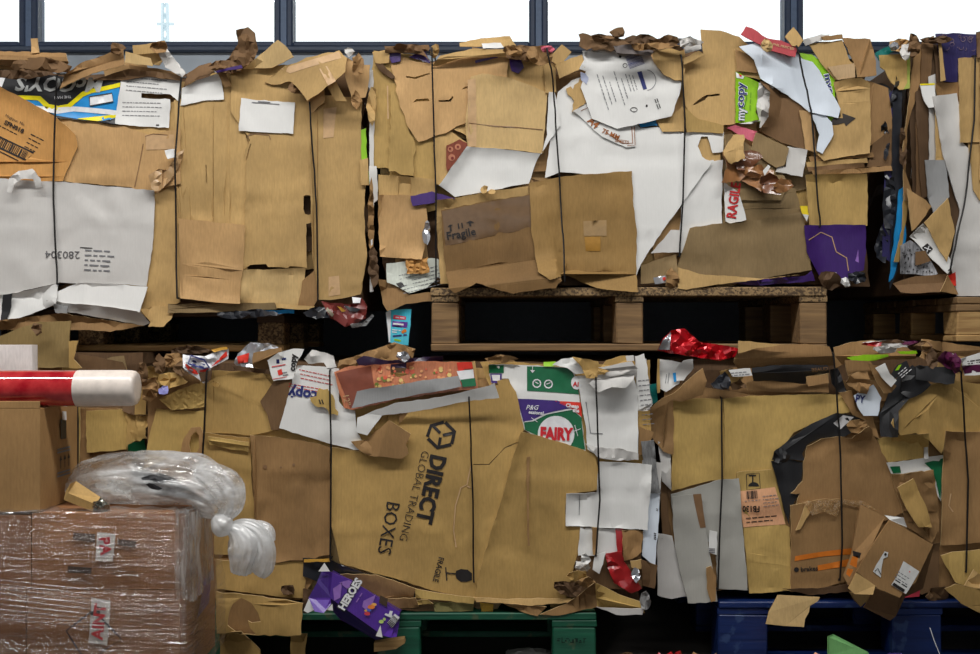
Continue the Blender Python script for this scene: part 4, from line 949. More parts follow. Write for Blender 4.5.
# ============================================================ BALE F (lower, behind the roll)
CUR = F_
S('', [-120,360, 60,356, 80,480, 60,600, -120,600], L5); S('k', [255,145, 400,170, 445,260, 440,330, 260,330], L6); S('k', [255,320, 440,325, 420,600, 250,600], L5)
S('k', [195,318, 262,318, 258,520, 222,560, 196,500], L3, name='cardboard_panel')
S('k', [282,330, 418,324, 420,400, 418,455, 350,462, 284,466], L3, name='cardboard_panel', lift=.004, label='small olive brown panel behind the plastic bag')
S('k', [414,326, 460,345, 496,340, 476,400, 480,420, 432,432, 416,460], L2, name='corrugated_scrap', ribs=(4.0, .0015, 0), step=2.6, jag=1.4, cr=.006)
S('k', [-200,80, 0,85, 60,60, 130,38, 232,35, 226,100, 228,188, 110,190, 104,118, 0,116, -200,120], card((138, 116, 74)), name='top_flap', lift=.02, ty=.02, label='olive brown flap standing up on the bale top')
S('k', [224,102, 256,100, 240,160, 268,190, 226,190], L2, name='cardboard_scrap', lift=.02); crumple(37, 329, 10, 12, L6, amp=.02, lift=.02)
S('k', [400,250, 440,262, 440,345, 400,330], L6); S('k', [418,440, 470,425, 480,470, 418,465], GRN, lift=-.02)
strap([(77,402), (78,420), (78,520)])

# ============================================================ BALE D (lower middle)
CUR = D_
S('', [146,380, 210,372, 330,400, 330,560, 300,600, 146,600], L5, wr=1.5); S('', [200,370, 420,372, 420,480, 200,470], L2, wr=1.6); S('', [400,380, 560,392, 640,500, 640,590, 400,590], L5)
S('k', [512,322, 580,330, 668,328, 666,400, 660,480, 560,478, 470,520, 486,420], L3, name='cardboard_panel', wr=1.6, grooves=[(575,330,570,470,-3,4), (620,335,615,470,3,4)])
S('k', [440,258, 472,246, 478,300, 476,342, 440,342], L2, name='torn_strip', tx=-.05); 
S('k', [520,292, 580,262, 662,235, 692,262, 668,315, 640,322, 560,326], L3, name='ribbed_scrap', ribs=(4.2, .0018, 60), step=2.8, lift=.006)
for (x, y, w, h, m) in ((500, 220, 30, 24, L2), (545, 200, 22, 20, KG), (565, 160, 26, 16, L5), (555, 228, 30, 18, L2), (490, 260, 18, 26, L5), (590, 190, 14, 14, L6), (520, 180, 14, 22, L6), (465, 205, 12, 24, L6), (620, 130, 44, 8, KD), (690, 160, 26, 12, KD)): crumple(x/ZS, 310+y/ZS, w, h, m, 'crushed_scrap', amp=.02)
crumple(535/ZS, 310+262/ZS, 10, 10, paint((150, 150, 210), .3), amp=.012, lift=.012, name='foil_scrap')
S('k', [590,470, 600,420, 625,384, 655,382, 666,410, 660,450, 664,480, 640,500], L4, name='cut_flap', lift=.004, holes=[[618,440, 626,410, 640,396, 650,410, 652,450, 640,470, 624,470]], label='flap with an arched hand hole')
S('l', [84,235, 180,200, 262,192, 302,250, 262,298, 300,350, 332,392, 234,410, 84,402], L2, name='cardboard_panel', wr=1.7, folds=[(110,235,300,330,-.35)], grooves=[(110,235,250,300,3,5), (90,260,300,385,-2,5)], label='broad dented panel under the red and silver wrappers')
S('l', [76,400, 228,418, 232,500, 244,655, 244,800, 76,800], L2, name='cardboard_panel', wr=1.4)
S('l', [90,412, 130,418, 226,432, 224,464, 150,452, 96,440], L3, name='folded_strip', lift=.004, folds=[(90,425,226,445,-.6)]); s = CUR
S('q', [120,345, 250,358, 415,352, 405,472, 260,458, 120,440], L2, name='cardboard_panel', wr=1.4)
S('q', [120,465, 300,478, 300,590, 120,588], L5, name='cardboard_panel', lift=.05)
S('q', [120,450, 250,464, 402,488, 396,592, 330,594, 240,592, 120,585], L2, name='cardboard_panel', wr=1.2, lift=.05, holes=[[160,520, 172,490, 200,470, 232,486, 256,520, 264,548, 235,552, 222,545, 230,570, 250,590, 190,588, 155,560]], jag=.9, label='panel torn open with a ragged round hole')

S('q', [362,592, 416,588, 412,620, 405,690, 360,690], L2, lift=.03); S('q', [130,585, 200,580, 262,640, 270,690, 130,690], L2, name='cardboard_scrap', lift=.05, cr=.008); crumple(288, 590, 16, 12, KD)
s = S('l', [228,408, 300,415, 400,425, 490,446, 494,560, 494,655, 492,800, 420,815, 262,830, 244,700, 236,500], L5, name='cardboard_panel', wr=1.7, jag=.8, cr=.003, grooves=[(240,500,490,480,-2,4), (238,480,262,800,4,5), (300,560,480,600,3,9), (420,450,430,800,-2,6)], label='large scuffed brown panel left of the logo box'); PM(s, [disc(278, 513, 7, 8), disc(372, 506, 5, 7), disc(330, 514, 3, 6)], PKD)
s2 = S('l', [262,300, 308,232, 366,222, 344,320, 330,390, 298,392, 285,340], L6, name='carton_side', lift=.004, tx=.05)
# red, white and silver wrappers on the top edge
s = S('k', [598,145, 668,152, 720,130, 746,126, 746,160, 710,178, 690,190, 682,236, 664,240, 640,220, 618,208, 598,188], card((222, 222, 226), rough=.3, vary=.02, gloss=.6), name='printed_wrapper', cr=.012, crs=9, step=4, lift=.012, th=.0015, flat_shade=True, label='crushed white, red and blue wrapper')
P(s, [602,172, 645,200, 682,190, 680,210, 650,212, 620,204], PRED, off=.002, step=3); P(s, [690,186, 740,134, 744,150, 700,180], PRED, off=.002, step=3); PM(s, [stroke([622,148, 668,164, 684,188, 668,192, 616,176, 622,148], 5)], INKB, off=.0026); lines_of_text(s, 648, 172, 2, 40, 10, 18, INKB, 6, 4); lines_of_text(s, 616, 192, 2, 26, 7, 20, INKG, 4, 4)
S('k', [690,130, 740,120, 745,128, 700,138], PYO, name='yellow_scrap', th=.002, lift=.01)
s = S('l', [176,172, 190,142, 232,105, 290,108, 322,122, 300,150, 250,160, 240,190, 186,186], FOILS, name='foil_wrapper', cr=.012, crs=8, step=4, lift=.01, th=.0015, flat_shade=True, label='crushed silver wrapper with red print'); P(s, [186,152, 226,140, 222,170, 190,176], PRED, off=.002, step=3)
S('l', [240,140, 330,122, 335,152, 300,200, 240,196, 236,160], L5, name='crushed_carton', cr=.01, lift=.012, folds=[(240,175,330,135,-.6)]); S('l', [170,180, 300,196, 296,210, 180,196], KD, cr=.01, ty=.05); S('l', [60,205, 105,196, 100,230, 70,236], KD); crumple(180+115/ZS, 310+243/ZS, 7, 6, L2, lift=.01)
# copier paper cards
s = S('l', [286,165, 320,140, 372,126, 406,128, 396,150, 384,166, 372,224, 305,232], W, name='printed_card', lift=.008, th=.002, step=5, label='white card with red icons and upright lettering'); T(s, 'copy', 368, 172, 20, -84, INK, .04); PM(s, [stroke([300,186, 345,178], 3), stroke([304,226, 350,218], 2)], INKR); P(s, [318,198, 332,192, 336,210, 322,214], PRED); PM(s, [rect(320, 168, 10, 14, 0), rect(340, 160, 14, 6, -10)], INKB); lines_of_text(s, 344, 204, 2, 18, 8, -8, INKG, 3, 5)
S('l', [512,200, 520,165, 600,140, 700,105, 722,112, 770,128, 760,160, 640,180, 560,200], L5, name='crushed_edge', cr=.016, crs=9, step=4, lift=.01, flat_shade=True); S('l', [575,165, 600,150, 680,165, 860,150, 860,175, 740,190, 590,190], card((44, 28, 56), rough=.35, gloss=.6), name='dark_purple_film', cr=.012, step=4, flat_shade=True); crumple(180+730/ZS, 310+152/ZS, 12, 10, FOILS, lift=.01)
s = S('l', [384,182, 440,184, 500,188, 520,192, 520,300, 540,322, 572,330, 578,400, 618,466, 500,440, 400,410, 324,386, 350,290], W, name='printed_panel', lift=.008, wr=.9, step=5, label='white panel with upside-down blue lettering and a torn patch')
T(s, 'copy', 402, 278, 34, 188, INKB, .04); PM(s, [stroke([362,283, 370,284], 5)], INKB)
for i, (x, y, a, n) in enumerate(((442, 206, 12, 1), (446, 220, 12, 1), (440, 232, 12, 1), (410, 250, 10, 2))): lines_of_text(s, x, y, n, 110, 9, a, INKR, 2.4, 50 + i)
s = S('l', [424,286, 446,282, 455,255, 482,258, 500,280, 506,312, 516,345, 488,342, 476,320, 440,312], L3, name='torn_scrap', lift=.004, jag=1.4, step=4); PM(s, [rect(457, 300, 4, 16, -20), rect(466, 300, 4, 16, -20)], INK)
S('l', [405,160, 432,130, 470,138, 502,150, 512,186, 480,190, 470,172, 420,176], WG, name='crushed_white_paper', cr=.016, step=4, flat_shade=True, lift=.014, th=.0015)
# detergent carton
S('', [480,362, 500,360, 560,366, 650,360, 650,470, 520,470], L2, lift=-.005); crumple(500, 359, 30, 10, L5)
s = S('m', [420,178, 480,178, 700,188, 716,276, 728,380, 738,462, 660,450, 600,430, 538,392, 512,300, 486,224, 450,226, 430,240, 424,215], W, name='detergent_carton', wr=.6, lift=-.0, step=5, rigid=.3, label='white, green and purple printed detergent carton face') 
P(s, [420,179, 470,180, 470,206, 422,206], PGRN); P(s, [425,208, 464,208, 462,240, 430,238], PPUR); P(s, [430,212, 458,212, 457,232, 434,231], PW, off=.0026)
P(s, [546,184, 690,190, 706,232, 716,276, 546,264], PGRN); P(s, [514,290, 560,291, 646,296, 690,320, 600,340, 560,362, 534,366], PPUR); P(s, [636,297, 722,302, 726,350, 690,322], PRED)
P(s, [536,368, 566,364, 610,342, 694,326, 724,352, 736,456, 660,450, 540,392], PGRN)
P(s, disc(641, 406, 60, 30), PW, off=.0026, step=4); T(s, 'FAIRY', 641, 404, 38, 2, paint((206, 34, 46), .4), .055, .74, off=.0045); PM(s, [stroke([690,400, 722,388], 2), stroke([702,376, 712,412], 2), stroke([560,352, 580,366], 2), stroke([538,365, 570,361, 610,340, 692,324], 2)], PW, off=.0034)
T(s, 'P&G', 562, 318, 15, 2, PW, .01, 1.0, off=.0034, shear=.3); T(s, 'essional', 576, 335, 11, 5, PW, .03, 1.0, off=.0034); T(s, 'Cheap', 694, 313, 12, 6, PW, .04, .95, off=.0034); T(s, 'the', 706, 328, 12, 6, PW, .04, .95, off=.0034)
P(s, disc(708, 238, 18, 18, ry=22), PW, off=.0026); T(s, 'AI', 706, 242, 15, 4, INKR, .03, off=.004); PM(s, [stroke(disc(578, 240, 13, 9) + [591,240], 4), stroke(disc(616, 242, 13, 9) + [629,242], 4), rect(578, 238, 12, 3, 30), rect(616, 240, 14, 3, -20), [556,196, 572,197, 564,206], rect(564, 190, 2, 12, 10)], PW, off=.0026, name='white_icons')
S('m', [600,170, 640,168, 636,184, 600,184], LIME, name='green_scrap')
# hexagon logo box
s = S('', [330,447, 360,452, 372,448, 395,430, 412,408, 440,398, 498,385, 497,381, 508,379, 516,392, 524,428, 519,445, 498,520, 474,601, 440,592, 400,580, 340,563, 330,520], L2, name='printed_box_face', lift=.008, wr=1.1, ty=-.004, step=7, jag=.6,
  holes=[[c for q in conv('m', stroke([370,506, 422,505, 474,450, 524,430], 3)) for c in q]], grooves=[(367,470,474,601,-2,5), (520,430,476,600,4,3), (478,425,520,440,3,4), (330,450,345,560,2,7), (420,500,450,580,-3,6)], label='large box face with hexagon logo and words running down it')
T(s, 'DIRECT', 431.5, 489, 15.5, 102.6, INK, .04, reg='', fit=69); T(s, 'GLOBAL TRADING', 414.5, 496, 8.0, 104.3, INK, -.012, reg='', fit=92); T(s, 'BOXES', 389, 528, 13.5, 100.5, INK, .0, reg='', fit=52); T(s, 'FRAGILE', 438.5, 569.5, 5.6, 104, INK, .015, reg='', fit=25)
hx, hy = 441.3, 434.6; hexs = []
def hz(x, y): return [370 + x / 8.72, 405 + y / 8.72]
for pts, w in (((500,275, 532,180, 645,148), 28), ((545,175, 612,245), 26), ((655,150, 738,232, 712,340), 30), ((738,240, 635,264), 26), ((505,292, 588,372, 708,344), 30), ((600,360, 614,282), 26)):
    q = [c for i_ in range(0, len(pts), 2) for c in hz(pts[i_], pts[i_ + 1])]; hexs.append(stroke(q, w / 8.72))
PM(s, hexs, INK, reg='', name='hexagon_logo')
PM(s, [[314,382, 330,376, 352,378, 366,390, 366,412, 348,418, 330,418, 316,408, 312,396], rect(298, 390, 34, 4, 6), stroke([280,370, 284,414], 4)], INK, reg='r', name='glass_symbol')
PM(s, [stroke([362,40, 350,100, 330,110, 312,170, 306,250, 314,305], 4), stroke([350,105, 362,110], 5)], PKL, reg='r', name='torn_paper')
S('', [521,432, 540,436, 560,442, 594,455, 599,470, 597,490, 566,495, 566,525, 585,528, 576,560, 565,601, 520,603, 474,601, 480,570, 500,505], L2, name='box_face', lift=.008, wr=1.2, tx=.004, grooves=[(529,458,528,550,-2,2), (540,500,560,512,2,3)], jag=.7, label='plain angled box face right of the logo'); 
s = S('r', [545,10, 556,8, 556,300, 548,300], L5, name='taped_seam', th=.001); 
S('r', [370,468, 500,474, 660,474, 690,470, 690,486, 560,497, 380,484], L1, name='box_bottom_edge', lift=.004, ty=.08)
S('', [352,388, 372,373, 402,384, 411,433, 402,456, 380,456, 356,448], L4, name='folded_flap', lift=.012, folds=[(388,376,380,458,-.5)], wr=1.6) if False else S('m', [-30,430, 20,425, 95,360, 166,405, 150,440, 158,470, 138,486, 30,476, 0,460], L5, name='folded_flap', lift=.012, folds=[(95,360,60,480,-.4)], wr=1.6, label='brown folded flap beside the white strips')
# food carton with its grey edge
PZ = card((196, 120, 84), rough=.4, grain=.3, vary=.02, gloss=.5)
s = S('', [334,372, 350,366, 420,361, 472,362, 478,388, 440,393, 400,399, 352,410, 344,408], PZ, name='printed_food_carton', lift=.012, wr=.8, step=5, holes=[[c for q in conv('m', [100,178, 152,172, 152,212, 128,220, 100,212]) for c in q]], label='flattened food carton printed with pizza, orange and red')
P(s, [336,373, 371,366, 376,396, 350,408], paint((136, 74, 56), .4), reg=''); rnd = random.Random(4)
for c_, n_ in (((226, 160, 108), 26), ((214, 96, 70), 18), ((226, 196, 120), 22), ((120, 130, 60), 8)): PM(s, [disc(rnd.uniform(376, 450), rnd.uniform(366, 388), rnd.uniform(1, 2.6), 6) for _ in range(n_)], paint(c_, .4), reg='', off=.0018 + n_ * .00002, name='food_print').__setitem__('kind', 'stuff')
P(s, [316,172, 336,170, 346,240, 330,244], PRED, reg='m', off=.003); P(s, [316,200, 370,194, 374,226, 328,232], PW, reg='m', off=.0036); P(s, [328,228, 376,222, 380,248, 336,252], PGRN, reg='m', off=.0042); P(s, [336,170, 366,170, 369,190, 340,194], PRED, reg='m', off=.003)
T(s, '12"', 545, 293, 20, 80, PKL, .0, reg='l')
S('m', [-10,266, 150,240, 322,215, 332,250, 180,278, 60,302, -28,322], GRY, name='grey_carton_edge', lift=.008, wr=.6, label='long grey board edge of the food carton')
S('l', [580,352, 620,335, 700,305, 850,285, 1010,248, 1028,238, 1044,288, 900,305, 780,330, 660,345, 640,372, 612,410, 574,400], W, name='white_flap', lift=.01, wr=.8, folds=[(660,345,600,340,.3)], label='long white folded flap of the food carton')
# white stack with creased top
S('n', [310,150, 348,160, 352,220, 368,310, 352,330, 316,332], WG, name='paper_stack', label='bundle of printed pages seen edge on'); s = S('n', [312,152, 340,142, 352,190, 364,306, 320,328], W, name='printed_page', th=.002); lines_of_text(s, 338, 230, 10, 34, 16, -6, INKG, 2.5, 60)
S('n', [320,330, 360,330, 366,420, 330,440, 318,400], L2, name='cardboard_scrap', cr=.008); S('n', [325,380, 372,400, 350,460, 322,480], L5)
s = S('n', [122,214, 140,215, 300,205, 318,262, 322,400, 320,486, 250,488, 200,480, 155,455, 150,380, 134,300], W, name='white_carton', lift=.004, wr=1.2, grooves=[(205,285,315,280,3,4), (250,285,250,480,-2,3), (205,285,205,470,-2,3)], label='white carton under creased white wrapping'); PM(s, [stroke([150,300, 165,402, 205,405], 3)], INKG)
S('n', [148,436, 190,450, 260,452, 322,470, 322,490, 250,492, 190,484], WG, name='crushed_film', cr=.01, crs=7, step=4, lift=.003, th=.001, flat_shade=True)
S('n', [40,180, 70,160, 105,155, 140,170, 150,205, 118,210, 90,190], W, name='creased_white_wrap', cr=.012, crs=12, step=4, lift=.014, th=.0015); S('n', [190,215, 250,190, 318,190, 305,228, 280,255, 235,252, 190,270, 160,240], WG, name='creased_white_wrap', cr=.012, crs=14, step=4, lift=.012, th=.002, folds=[(170,230,310,205,.5)])
S('n', [104,152, 150,160, 190,168, 200,200, 184,224, 150,222, 135,185], L2, name='creased_cardboard', cr=.012, lift=.012, step=4); S('n', [185,205, 215,165, 262,150, 300,150, 310,170, 240,178, 210,212], L2, name='creased_cardboard', lift=.014, folds=[(190,200,290,160,.6)]); S('n', [280,150, 306,148, 308,166, 284,168], WG, lift=.01)
S('n', [190,188, 300,168, 320,192, 230,200], WG, name='creased_white_wrap', lift=.012, folds=[(190,195,310,182,-.6)])
# white boxes low on the right
S('s', [335,20, 400,30, 395,90, 380,300, 378,370, 336,335], WG, name='white_edge_panel'); s = S('s', [338,98, 392,120, 386,250, 376,368, 334,332], WB, name='white_edge_panel', tx=.05); PM(s, [rect(376, 260 + i * 6, 8, 3, 20) for i in range(4)] + [rect(383, 180 + i * 5, 7, 2, 20) for i in range(2)], INK)
S('n', [330,430, 372,425, 380,500, 395,600, 362,600, 340,520], card((120, 120, 120), grain=.6), name='printed_scrap', cr=.01)
S('s', [190,300, 330,320, 335,440, 200,440, 120,420, 120,335], L6, lift=-.0)
S('s', [132,240, 262,244, 258,330, 125,332], W, name='white_box_side', wr=.6)
S('s', [246,242, 272,244, 268,332, 254,330], REDP, name='red_strip'); s = S('s', [268,250, 336,254, 332,320, 300,344, 272,350], L4, name='cardboard_scrap', cr=.008, jag=1.3)
S('s', [214,326, 268,318, 275,352, 320,420, 332,440, 300,456, 242,422, 220,370], REDP, name='red_plastic', cr=.012, crs=9, step=4, lift=.004, flat_shade=True, label='crushed red plastic sheet'); S('s', [295,350, 332,344, 332,376, 300,372], L1, name='cardboard_scrap', lift=.006); crumple(540+312/ZS, 454+396/ZS, 10, 14, FOILS)
S('s', [330,345, 385,365, 375,440, 335,430], L6); S('s', [180,332, 216,320, 206,360, 194,392, 172,378], W, name='curled_white_flap', tx=.08, lift=.01)
PM(S('s', [190,26, 300,30, 366,36, 360,140, 352,250, 220,242, 84,236, 86,130, 186,126], W, name='white_box_side', lift=.006, wr=.7, grooves=[(86,130,360,128,-3,3), (130,132,130,232,-2,4)], label='white stepped box side'), [stroke([130,135, 128,200], 2)], INKG)
s = S('s', [170,240, 186,240, 184,330, 174,330], L5, name='cardboard_edge', lift=.004)
for (x, y, w, h, m) in ((140, 370, 18, 14, WG), (120, 400, 22, 14, L2), (150, 345, 12, 10, W), (100, 440, 40, 14, KD), (150, 420, 24, 10, L5)): crumple(540+x/ZS, 454+y/ZS, w, h, m, amp=.02)
S('s', [0,525, 40,508, 85,490, 180,420, 186,500, 60,528], L5, name='bottom_flap', lift=.016, ty=.03, label='sagging brown flap along the bale foot'); S('s', [180,420, 255,458, 338,486, 342,520, 250,520, 184,500], L3, name='bottom_flap', lift=.018, folds=[(180,470,340,505,-.9)]); S('s', [184,500, 340,505, 335,526, 250,526], WG, name='white_strip', lift=.008)
crumple(540+345/ZS, 454+480/ZS, 12, 26, card((120, 120, 120), grain=.7))
# layers along the foot of the bale
S('r', [-60,360, 60,405, 180,440, 340,470, 380,500, 240,520, 0,500], L6, lift=-.012); 
S('q', [402,340, 490,345, 560,375, 690,420, 770,440, 770,470, 600,470, 402,400], DPL, name='dark_filler', lift=-.01); S('q', [405,345, 490,342, 490,352, 405,354], PYO, name='yellow_scrap', th=.002)  # dark sheet filling behind the foot layers
S('q', [490,392, 640,395, 770,440, 760,480, 600,470, 500,430], L5, name='cardboard_strip', lift=-.006)
S('r', [180,440, 260,455, 375,470, 372,490, 240,476, 182,470], L3, name='cardboard_strip', lift=.004, ty=.04); S('r', [110,480, 220,476, 240,490, 130,498], L3, name='cardboard_strip', ty=.05); S('r', [240,484, 372,490, 370,512, 244,515], card((120, 112, 70)), name='cardboard_strip', ty=.04)
S('r', [392,486, 436,490, 432,530, 398,528], PYO, name='yellow_scrap', th=.002); S('r', [470,490, 610,500, 580,530, 540,520], L5, name='cardboard_strip', ty=.05); S('q', [560,480, 770,470, 780,500, 640,510], L5, name='cardboard_strip')
S('q', [402,440, 640,470, 640,520, 402,520], KD, lift=-.02)
for st in ([(207,371), (204,430), (202,470)], [(330,371), (331,450), (330,560)], [(469,398), (473,500), (474,582)], [(596,378), (600,500), (596,556)]): strap(st)

# ============================================================ BALE E (lower right)
CUR = E_
S('', [664,380, 760,395, 850,400, 850,590, 664,590], L5, wr=1.4); S('', [840,380, 1090,380, 1090,590, 840,590], L5, wr=1.4)
# gap side strips
for (pts, m) in (([385,30, 412,40, 420,200, 432,270, 400,275], L6), ([398,0, 430,60, 428,180, 412,90], KD), ([384,280, 400,275, 400,470, 384,462], GRY)): S('s', pts, m, tx=-.1, name='edge_strip', step=5)
S('n', [386,430, 425,440, 430,590, 400,560], WG, name='paper_scrap', cr=.008)
s = S('n', [388,160, 430,165, 462,172, 456,240, 412,268, 390,256], W, name='printed_scrap', lift=-.01); PM(s, [stroke([410,240, 414,210], 2), stroke([418,240, 422,205], 2)], INKG); S('n', [385,160, 392,160, 392,270, 384,272], L2); s = S('n', [436,200, 470,165, 500,160, 502,190, 470,230, 440,235], W, name='printed_scrap', lift=.004); P(s, [434,206, 444,204, 446,234, 438,236], CYAN)
S('n', [358,245, 380,240, 385,300, 362,310], TEAL, lift=-.01)
S('n', [432,292, 520,288, 600,290, 604,420, 600,552, 540,562, 480,578, 430,592], L3, name='cardboard_panel', wr=1.4, grooves=[(470,295,475,570,-3,3), (535,295,530,560,3,5), (432,500,600,520,2,4)], label='upright olive brown panel at the bale end')
S('n', [360,322, 400,288, 440,270, 500,215, 532,190, 546,232, 532,278, 462,300, 436,296, 437,400, 436,474, 402,462, 362,412], L5, name='folded_cardboard', lift=.01, folds=[(365,330,440,290,-.5), (400,470,420,280,.4)], wr=1.6, label='dark folded corner at the bale end')
S('n', [600,290, 648,284, 700,280, 850,276, 980,276, 1010,270, 1024,330, 960,345, 830,400, 770,470, 760,500, 780,580, 790,655, 660,655, 650,580, 602,560], L3, name='cardboard_panel', wr=1.3, grooves=[(640,290,660,640,-4,3), (720,285,740,560,-2,3), (612,320,630,320,3,2)], label='wide upper panel below the black roll')
s = S('t', [55,60, 170,50, 200,140, 215,232, 228,240, 232,380, 232,446, 96,456, 86,340, 76,240], L3, name='printed_panel', wr=1.0, grooves=[(165,250,172,450,3,8)], label='panel with a glass symbol and orange code label'); PM(s, [stroke([86,66, 128,62, 132,112, 88,118, 86,66], 2), disc(110, 106, 18, 12, a0=180, a1=360, ry=14), rect(107, 84, 4, 24, 0), rect(106, 70, 24, 4, 0)], INK, name='glass_symbol')
P(s, [62,122, 180,108, 214,230, 76,240], PEACH, name='code_label', off=.0014); T(s, 'FB130', 102, 180, 19, 180, INK, .03, off=.0034, fit=56); barcode(s, 104, 133, 36, 26, -4, INK, 10, 3, off=.003); lines_of_text(s, 164, 136, 4, 50, 11, -6, INKG, 2.2, 3, off=.003); lines_of_text(s, 110, 152, 1, 60, 11, -5, INKG, 2.2, 3, off=.003); lines_of_text(s, 140, 206, 2, 110, 13, -5, INK, 3.2, 5, off=.003)
S('s', [384,260, 432,268, 460,380, 482,465, 430,474, 384,462], WG, name='white_panel', wr=.8)
S('s', [428,132, 520,105, 590,84, 650,80, 664,260, 678,446, 582,440, 576,320, 520,250, 440,240], WD, name='white_panel', lift=.003, wr=.7, grooves=[(590,90,582,440,-2,3)], label='large white panel between two wires')
s = S('s', [432,140, 500,132, 542,242, 562,360, 580,482, 484,488, 462,400, 440,300], WD, name='white_panel', lift=.006, wr=.7, grooves=[(440,242,545,238,-2,2), (470,390,555,375,2,3)], label='narrow white board with a torn brown strip'); P(s, [500,132, 527,130, 542,240, 524,242], PKD, name='torn_strip')
S('s', [544,372, 560,366, 576,400, 574,480, 560,484, 546,440], L5, name='cardboard_edge', cr=.006); PM(S('s', [555,250, 580,255, 578,330, 552,322], W, name='printed_scrap'), [rect(562, 310 + i * 6, 20, 3, 4) for i in range(3)], INKG)
# top of the bale: black roll and boards
s = S('o', [45,170, 60,120, 120,122, 280,110, 358,120, 376,180, 330,185, 200,180, 120,190, 60,195], L4, name='rolled_board', lift=.05, folds=[(40,160,380,150,-.7)], wr=1.6, label='brown board rolled over the top edge'); S('o', [60,100, 150,108, 215,112, 120,125, 60,142], L1, name='rolled_board_edge', lift=.03)
S('o', [85,238, 200,215, 350,210, 356,270, 200,268, 90,262], L4, name='cardboard_strip', lift=.01); S('o', [0,200, 40,190, 80,215, 60,240, 10,258], L2, name='cardboard_scrap', cr=.012)
s = S('o', [104,190, 160,182, 250,178, 352,180, 358,205, 284,215, 280,242, 180,232, 110,232], BLK, name='black_roll', lift=.03, folds=[(100,205,360,195,-.9)], label='black printed board rolled under the brown board'); T(s, 'BEAUD', 326, 194, 12, -6, PKD, .02)
S('o', [282,218, 350,208, 356,238, 290,250], L4, name='cardboard_scrap', lift=.02); S('o', [360,195, 385,190, 416,268, 390,270, 366,240], BLK, name='black_scrap', cr=.012, lift=.01)
s = S('o', [28,196, 98,190, 106,214, 42,218], W, name='paper_label', lift=.03, th=.0015); lines_of_text(s, 66, 204, 2, 60, 8, -5, INKG, 2.5, 3); crumple(720+10/ZS, 310+235/ZS, 20, 18, DPL, lift=.01); crumple(720+60/ZS, 310+245/ZS, 16, 10, L6)
S('o', [372,122, 430,105, 500,98, 560,110, 640,130, 640,160, 520,165, 420,170, 378,190], L4, name='top_board', lift=.03, folds=[(370,150,640,150,-.7)], wr=1.5); S('o', [408,165, 470,160, 492,168, 520,215, 500,224, 420,216], L5, name='cardboard_flap', lift=.03)
S('o', [414,156, 470,146, 548,145, 552,152, 500,166, 430,164], LIME, name='lime_scrap', lift=.03, th=.002, label='bright lime green strip'); S('o', [580,136, 640,132, 646,142, 590,144], LIME, name='lime_scrap', lift=.03, th=.002)
for (x, y, w, h, m) in ((540, 128, 30, 7, W), (590, 112, 36, 6, WG), (520, 106, 30, 5, WG), (630, 108, 30, 6, MAROON), (640, 120, 14, 8, KD), (665, 120, 18, 12, L6), (500, 112, 20, 5, REDP), (560, 104, 30, 4, KD), (680, 150, 14, 12, L5)): crumple(720+x/ZS, 310+y/ZS, w, h, m, amp=.012, lift=.03)
S('o', [660,95, 740,105, 850,120, 860,150, 780,150, 700,165, 660,140], L5, name='top_board', lift=.02, folds=[(660,140,860,130,-.5)])
# dome of crushed board and black pieces
S('o', [560,370, 600,300, 640,275, 700,240, 762,228, 830,240, 980,258, 980,420, 850,410, 740,395, 725,470, 680,420, 640,402, 590,410], L2, name='crushed_board', wr=2.2, lift=.01, folds=[(600,390,760,230,-.15), (760,250,860,330,.25)], grooves=[(700,240,850,300,-8,3), (740,265,850,330,6,5), (700,330,800,400,-6,3), (640,340,720,470,-6,3), (680,310,700,460,5,5), (600,390,720,480,-5,3)], auto=False, label='bulging crushed board at the right end')
S('o', [515,422, 600,408, 684,404, 680,490, 620,488, 550,498, 530,470], L3, name='cardboard_panel', grooves=[(560,440,670,480,3,8)])
S('o', [390,270, 430,262, 445,330, 500,350, 520,420, 480,400, 440,350], L4, name='cardboard_strip'); crumple(720+455/ZS, 310+235/ZS, 22, 24, L5); 
s = S('o', [438,280, 470,262, 502,244, 528,288, 516,346, 470,346, 452,320], WB, name='printed_scrap', lift=.02, wr=.5, drape=False, grooves=[(490,255,485,345,-4,5)], label='crumpled white paper with two blue letters'); T(s, 'PY', 458, 290, 24, 8, INKB, .03, .8)
S('o', [520,345, 545,290, 560,240, 590,210, 622,205, 660,240, 610,300, 584,330, 582,416, 526,414], CHAR, name='black_board', lift=.012, folds=[(520,340,600,290,-.6), (560,300,640,250,.5)], label='bent black board'); S('o', [600,200, 630,180, 660,200, 690,245, 660,272, 620,290, 590,270], BLK, name='black_board', lift=.012, cr=.01)
s = S('o', [640,184, 652,180, 768,188, 770,214, 766,240, 740,244, 640,226], CHAR, name='black_board', lift=.03, ty=.03, label='flat charcoal board lying at the bale top')
s = S('o', [486,176, 522,184, 540,215, 578,248, 560,270, 536,272, 510,230], L5, name='open_carton', lift=.03); S('o', [508,190, 540,174, 556,210, 578,230, 560,252, 530,222], W, name='open_carton_inside', lift=.01)
s = S('o', [560,210, 580,180, 610,165, 620,185, 600,205, 572,225], BLK, name='printed_black_scrap', lift=.03, th=.002, label='black scrap with white lettering and green edge'); P(s, [572,198, 584,180, 594,178, 584,196], PLIME); lines_of_text(s, 598, 196, 3, 40, 8, -40, PW, 3, 4)
